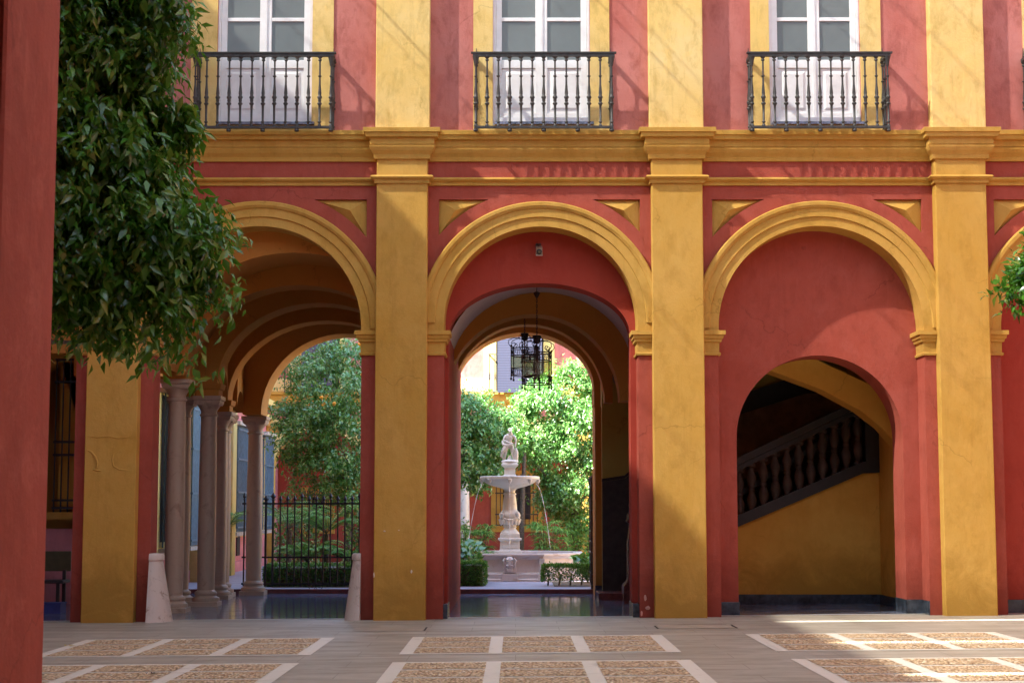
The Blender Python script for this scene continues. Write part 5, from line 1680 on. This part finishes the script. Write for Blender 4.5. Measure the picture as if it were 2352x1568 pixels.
for (px, py, Y, n, L, lab) in ((665, 1215, 36.2, 16, 1.0, 'tree fern with arching fronds behind the left part of the iron fence'),
                              (750, 1225, 35.4, 18, 1.1, 'wide tree fern behind the middle of the iron fence'),
                              (705, 1290, 34.8, 22, .75, 'low cycad with stiff fronds just behind the long hedge'),
                              (800, 1290, 35.0, 18, .7, 'low leafy fern behind the right end of the long hedge'),
                              (522, 1215, 38.5, 14, .95, 'small palm in front of the pink wing between the columns')):
    x, z = at(px, py, Y)
    T = thing('fern', lab, 'fern', (x, Y, zg), 'ferns and palms in the garden')
    fronds(T, (x, Y, z), n, L, int(px), .17, 1.0, FROND, .22)
    b = MB(); b.tube([(x, Y, zg), (x, Y, max(z, zg + .1))], [.06, .05], 8); b.build('stem', BARK, T)
# papyrus with umbrellas of narrow leaves
def papyrus(label, px0, px1, pyt, pyb, Y, n, seed, L=.26):
    rg = random.Random(seed); xa, xb = at(px0, pyt, Y)[0], at(px1, pyt, Y)[0]
    T = thing('umbrella_plant', label, 'plant', ((xa + xb) / 2, Y, zg), 'umbrella plants by the fountain')
    b = MB(); pos = []; dr = []; nm = []; ls = []
    zt_, zl_ = at(px0, pyt, Y)[1], at(px0, pyb, Y)[1]
    for i in range(n):
        x = rg.uniform(xa, xb); y = Y + rg.uniform(-.4, .4); z = rg.uniform(zl_, zt_)
        x0 = (xa + xb) / 2 + (x - (xa + xb) / 2) * .5
        b.tube([(x0, y, zg), ((x + x0) / 2, y, (z + zg) / 2 + .1), (x, y, z)], .005, 4)
        m_ = 16
        for k_ in range(m_):
            a = 2 * PI * k_ / m_ + rg.random(); dd = Vector((math.cos(a), math.sin(a), rg.uniform(-.35, .35)))
            pos.append((x, y, z)); dr.append(tuple(dd)); nm.append((0, 0, 1)); ls.append(L * rg.uniform(.7, 1.1))
    ls = np.array(ls)
    leaf_mesh('leaves', np.array(pos), np.array(dr), np.array(nm, float), ls, ls * .09, FROND, T, .3)
    b.build('stems', BARK, T)
papyrus('feathery umbrella plant left of the fountain stem', 1050, 1128, 1205, 1270, 38.6, 46, 41)
papyrus('umbrella plant spreading right of the fountain stem', 1215, 1300, 1195, 1275, 38.9, 50, 42)
# broad leaved plants
def broad(label, px0, px1, pyt, pyb, Y, n, seed, L=.2, m=LEAFG, wr=.7):
    rg = np.random.default_rng(seed); xa, za = at(px0, pyb, Y); xb, zb_ = at(px1, pyt, Y)
    T = thing('leafy_plant', label, 'plant', ((xa + xb) / 2, Y, zg), 'broad leaved plants in the beds')
    P_ = np.stack([rg.uniform(xa, xb, n), Y + rg.uniform(-.3, .3, n), rg.uniform(za, zb_, n)], 1)
    d = rg.normal(size=(n, 3)); d[:, 1] -= .5
    ls = L * rg.uniform(.6, 1.2, n)
    leaf_mesh('leaves', P_, d, rg.normal(size=(n, 3)) * .5 + np.array([0, -.4, 1]), ls, ls * wr, m, T)
    b = MB()
    for i in range(10): b.tube([((xa + xb) / 2, Y, zg), tuple(P_[i])], .008, 5)
    b.build('stems', BARK, T)
broad('pale broad leaved plant over the left hedge beside the basin', 1045, 1105, 1245, 1300, 34.8, 130, 51, .22)
broad('bluish broad leaved plant behind the right hedge at the basin corner', 1325, 1375, 1272, 1305, 34.9, 70, 52, .24)
broad('yellowish bush at the right of the basin under the big tree', 1300, 1380, 1190, 1265, 39.6, 900, 53, .09, HEDGE, .5)
broad('dense green bush behind the fence at the foot of the left orange tree', 790, 900, 1130, 1300, 37.0, 1500, 54, .11, LEAFG, .45)
broad('leafy shrub growing behind the ferns at the left of the fence', 630, 740, 1170, 1300, 39.5, 1300, 55, .12, LEAFG, .45)
broad('low shrub at the left of the fountain under the shaded tree', 1020, 1075, 1190, 1290, 39.6, 500, 56, .10, LEAFG, .45)

# small litter on the paving
LY = simple('dry_leaf', (.42, .33, .03), .6)
for i, (px, py, lab) in enumerate(((157, 1476, 'curled yellow leaf lying on the slabs at the far left'), (344, 1542, 'small dark dry leaf lying on the pebble panels at the left'))):
    Y = CAMZ / math.tan(math.atan((py - 784) / F) - PITCH)
    x = at(px, py, Y)[0]; z = g(x, Y) + .014
    o = leaf_mesh('fallen_leaf', np.array([(x, Y, z), (x + .04, Y + .02, z), (x - .03, Y, z + .01)]), np.array([(1, .2, .15), (-.6, 1, .2), (.2, -1, .15)]), np.array([(0, 0, 1.), (0, .2, 1.), (.2, 0, 1.)]), np.array([.10, .09, .07]), np.array([.05, .045, .035]), LY if i == 0 else BARK, None)
    tag(o, lab, 'leaf')
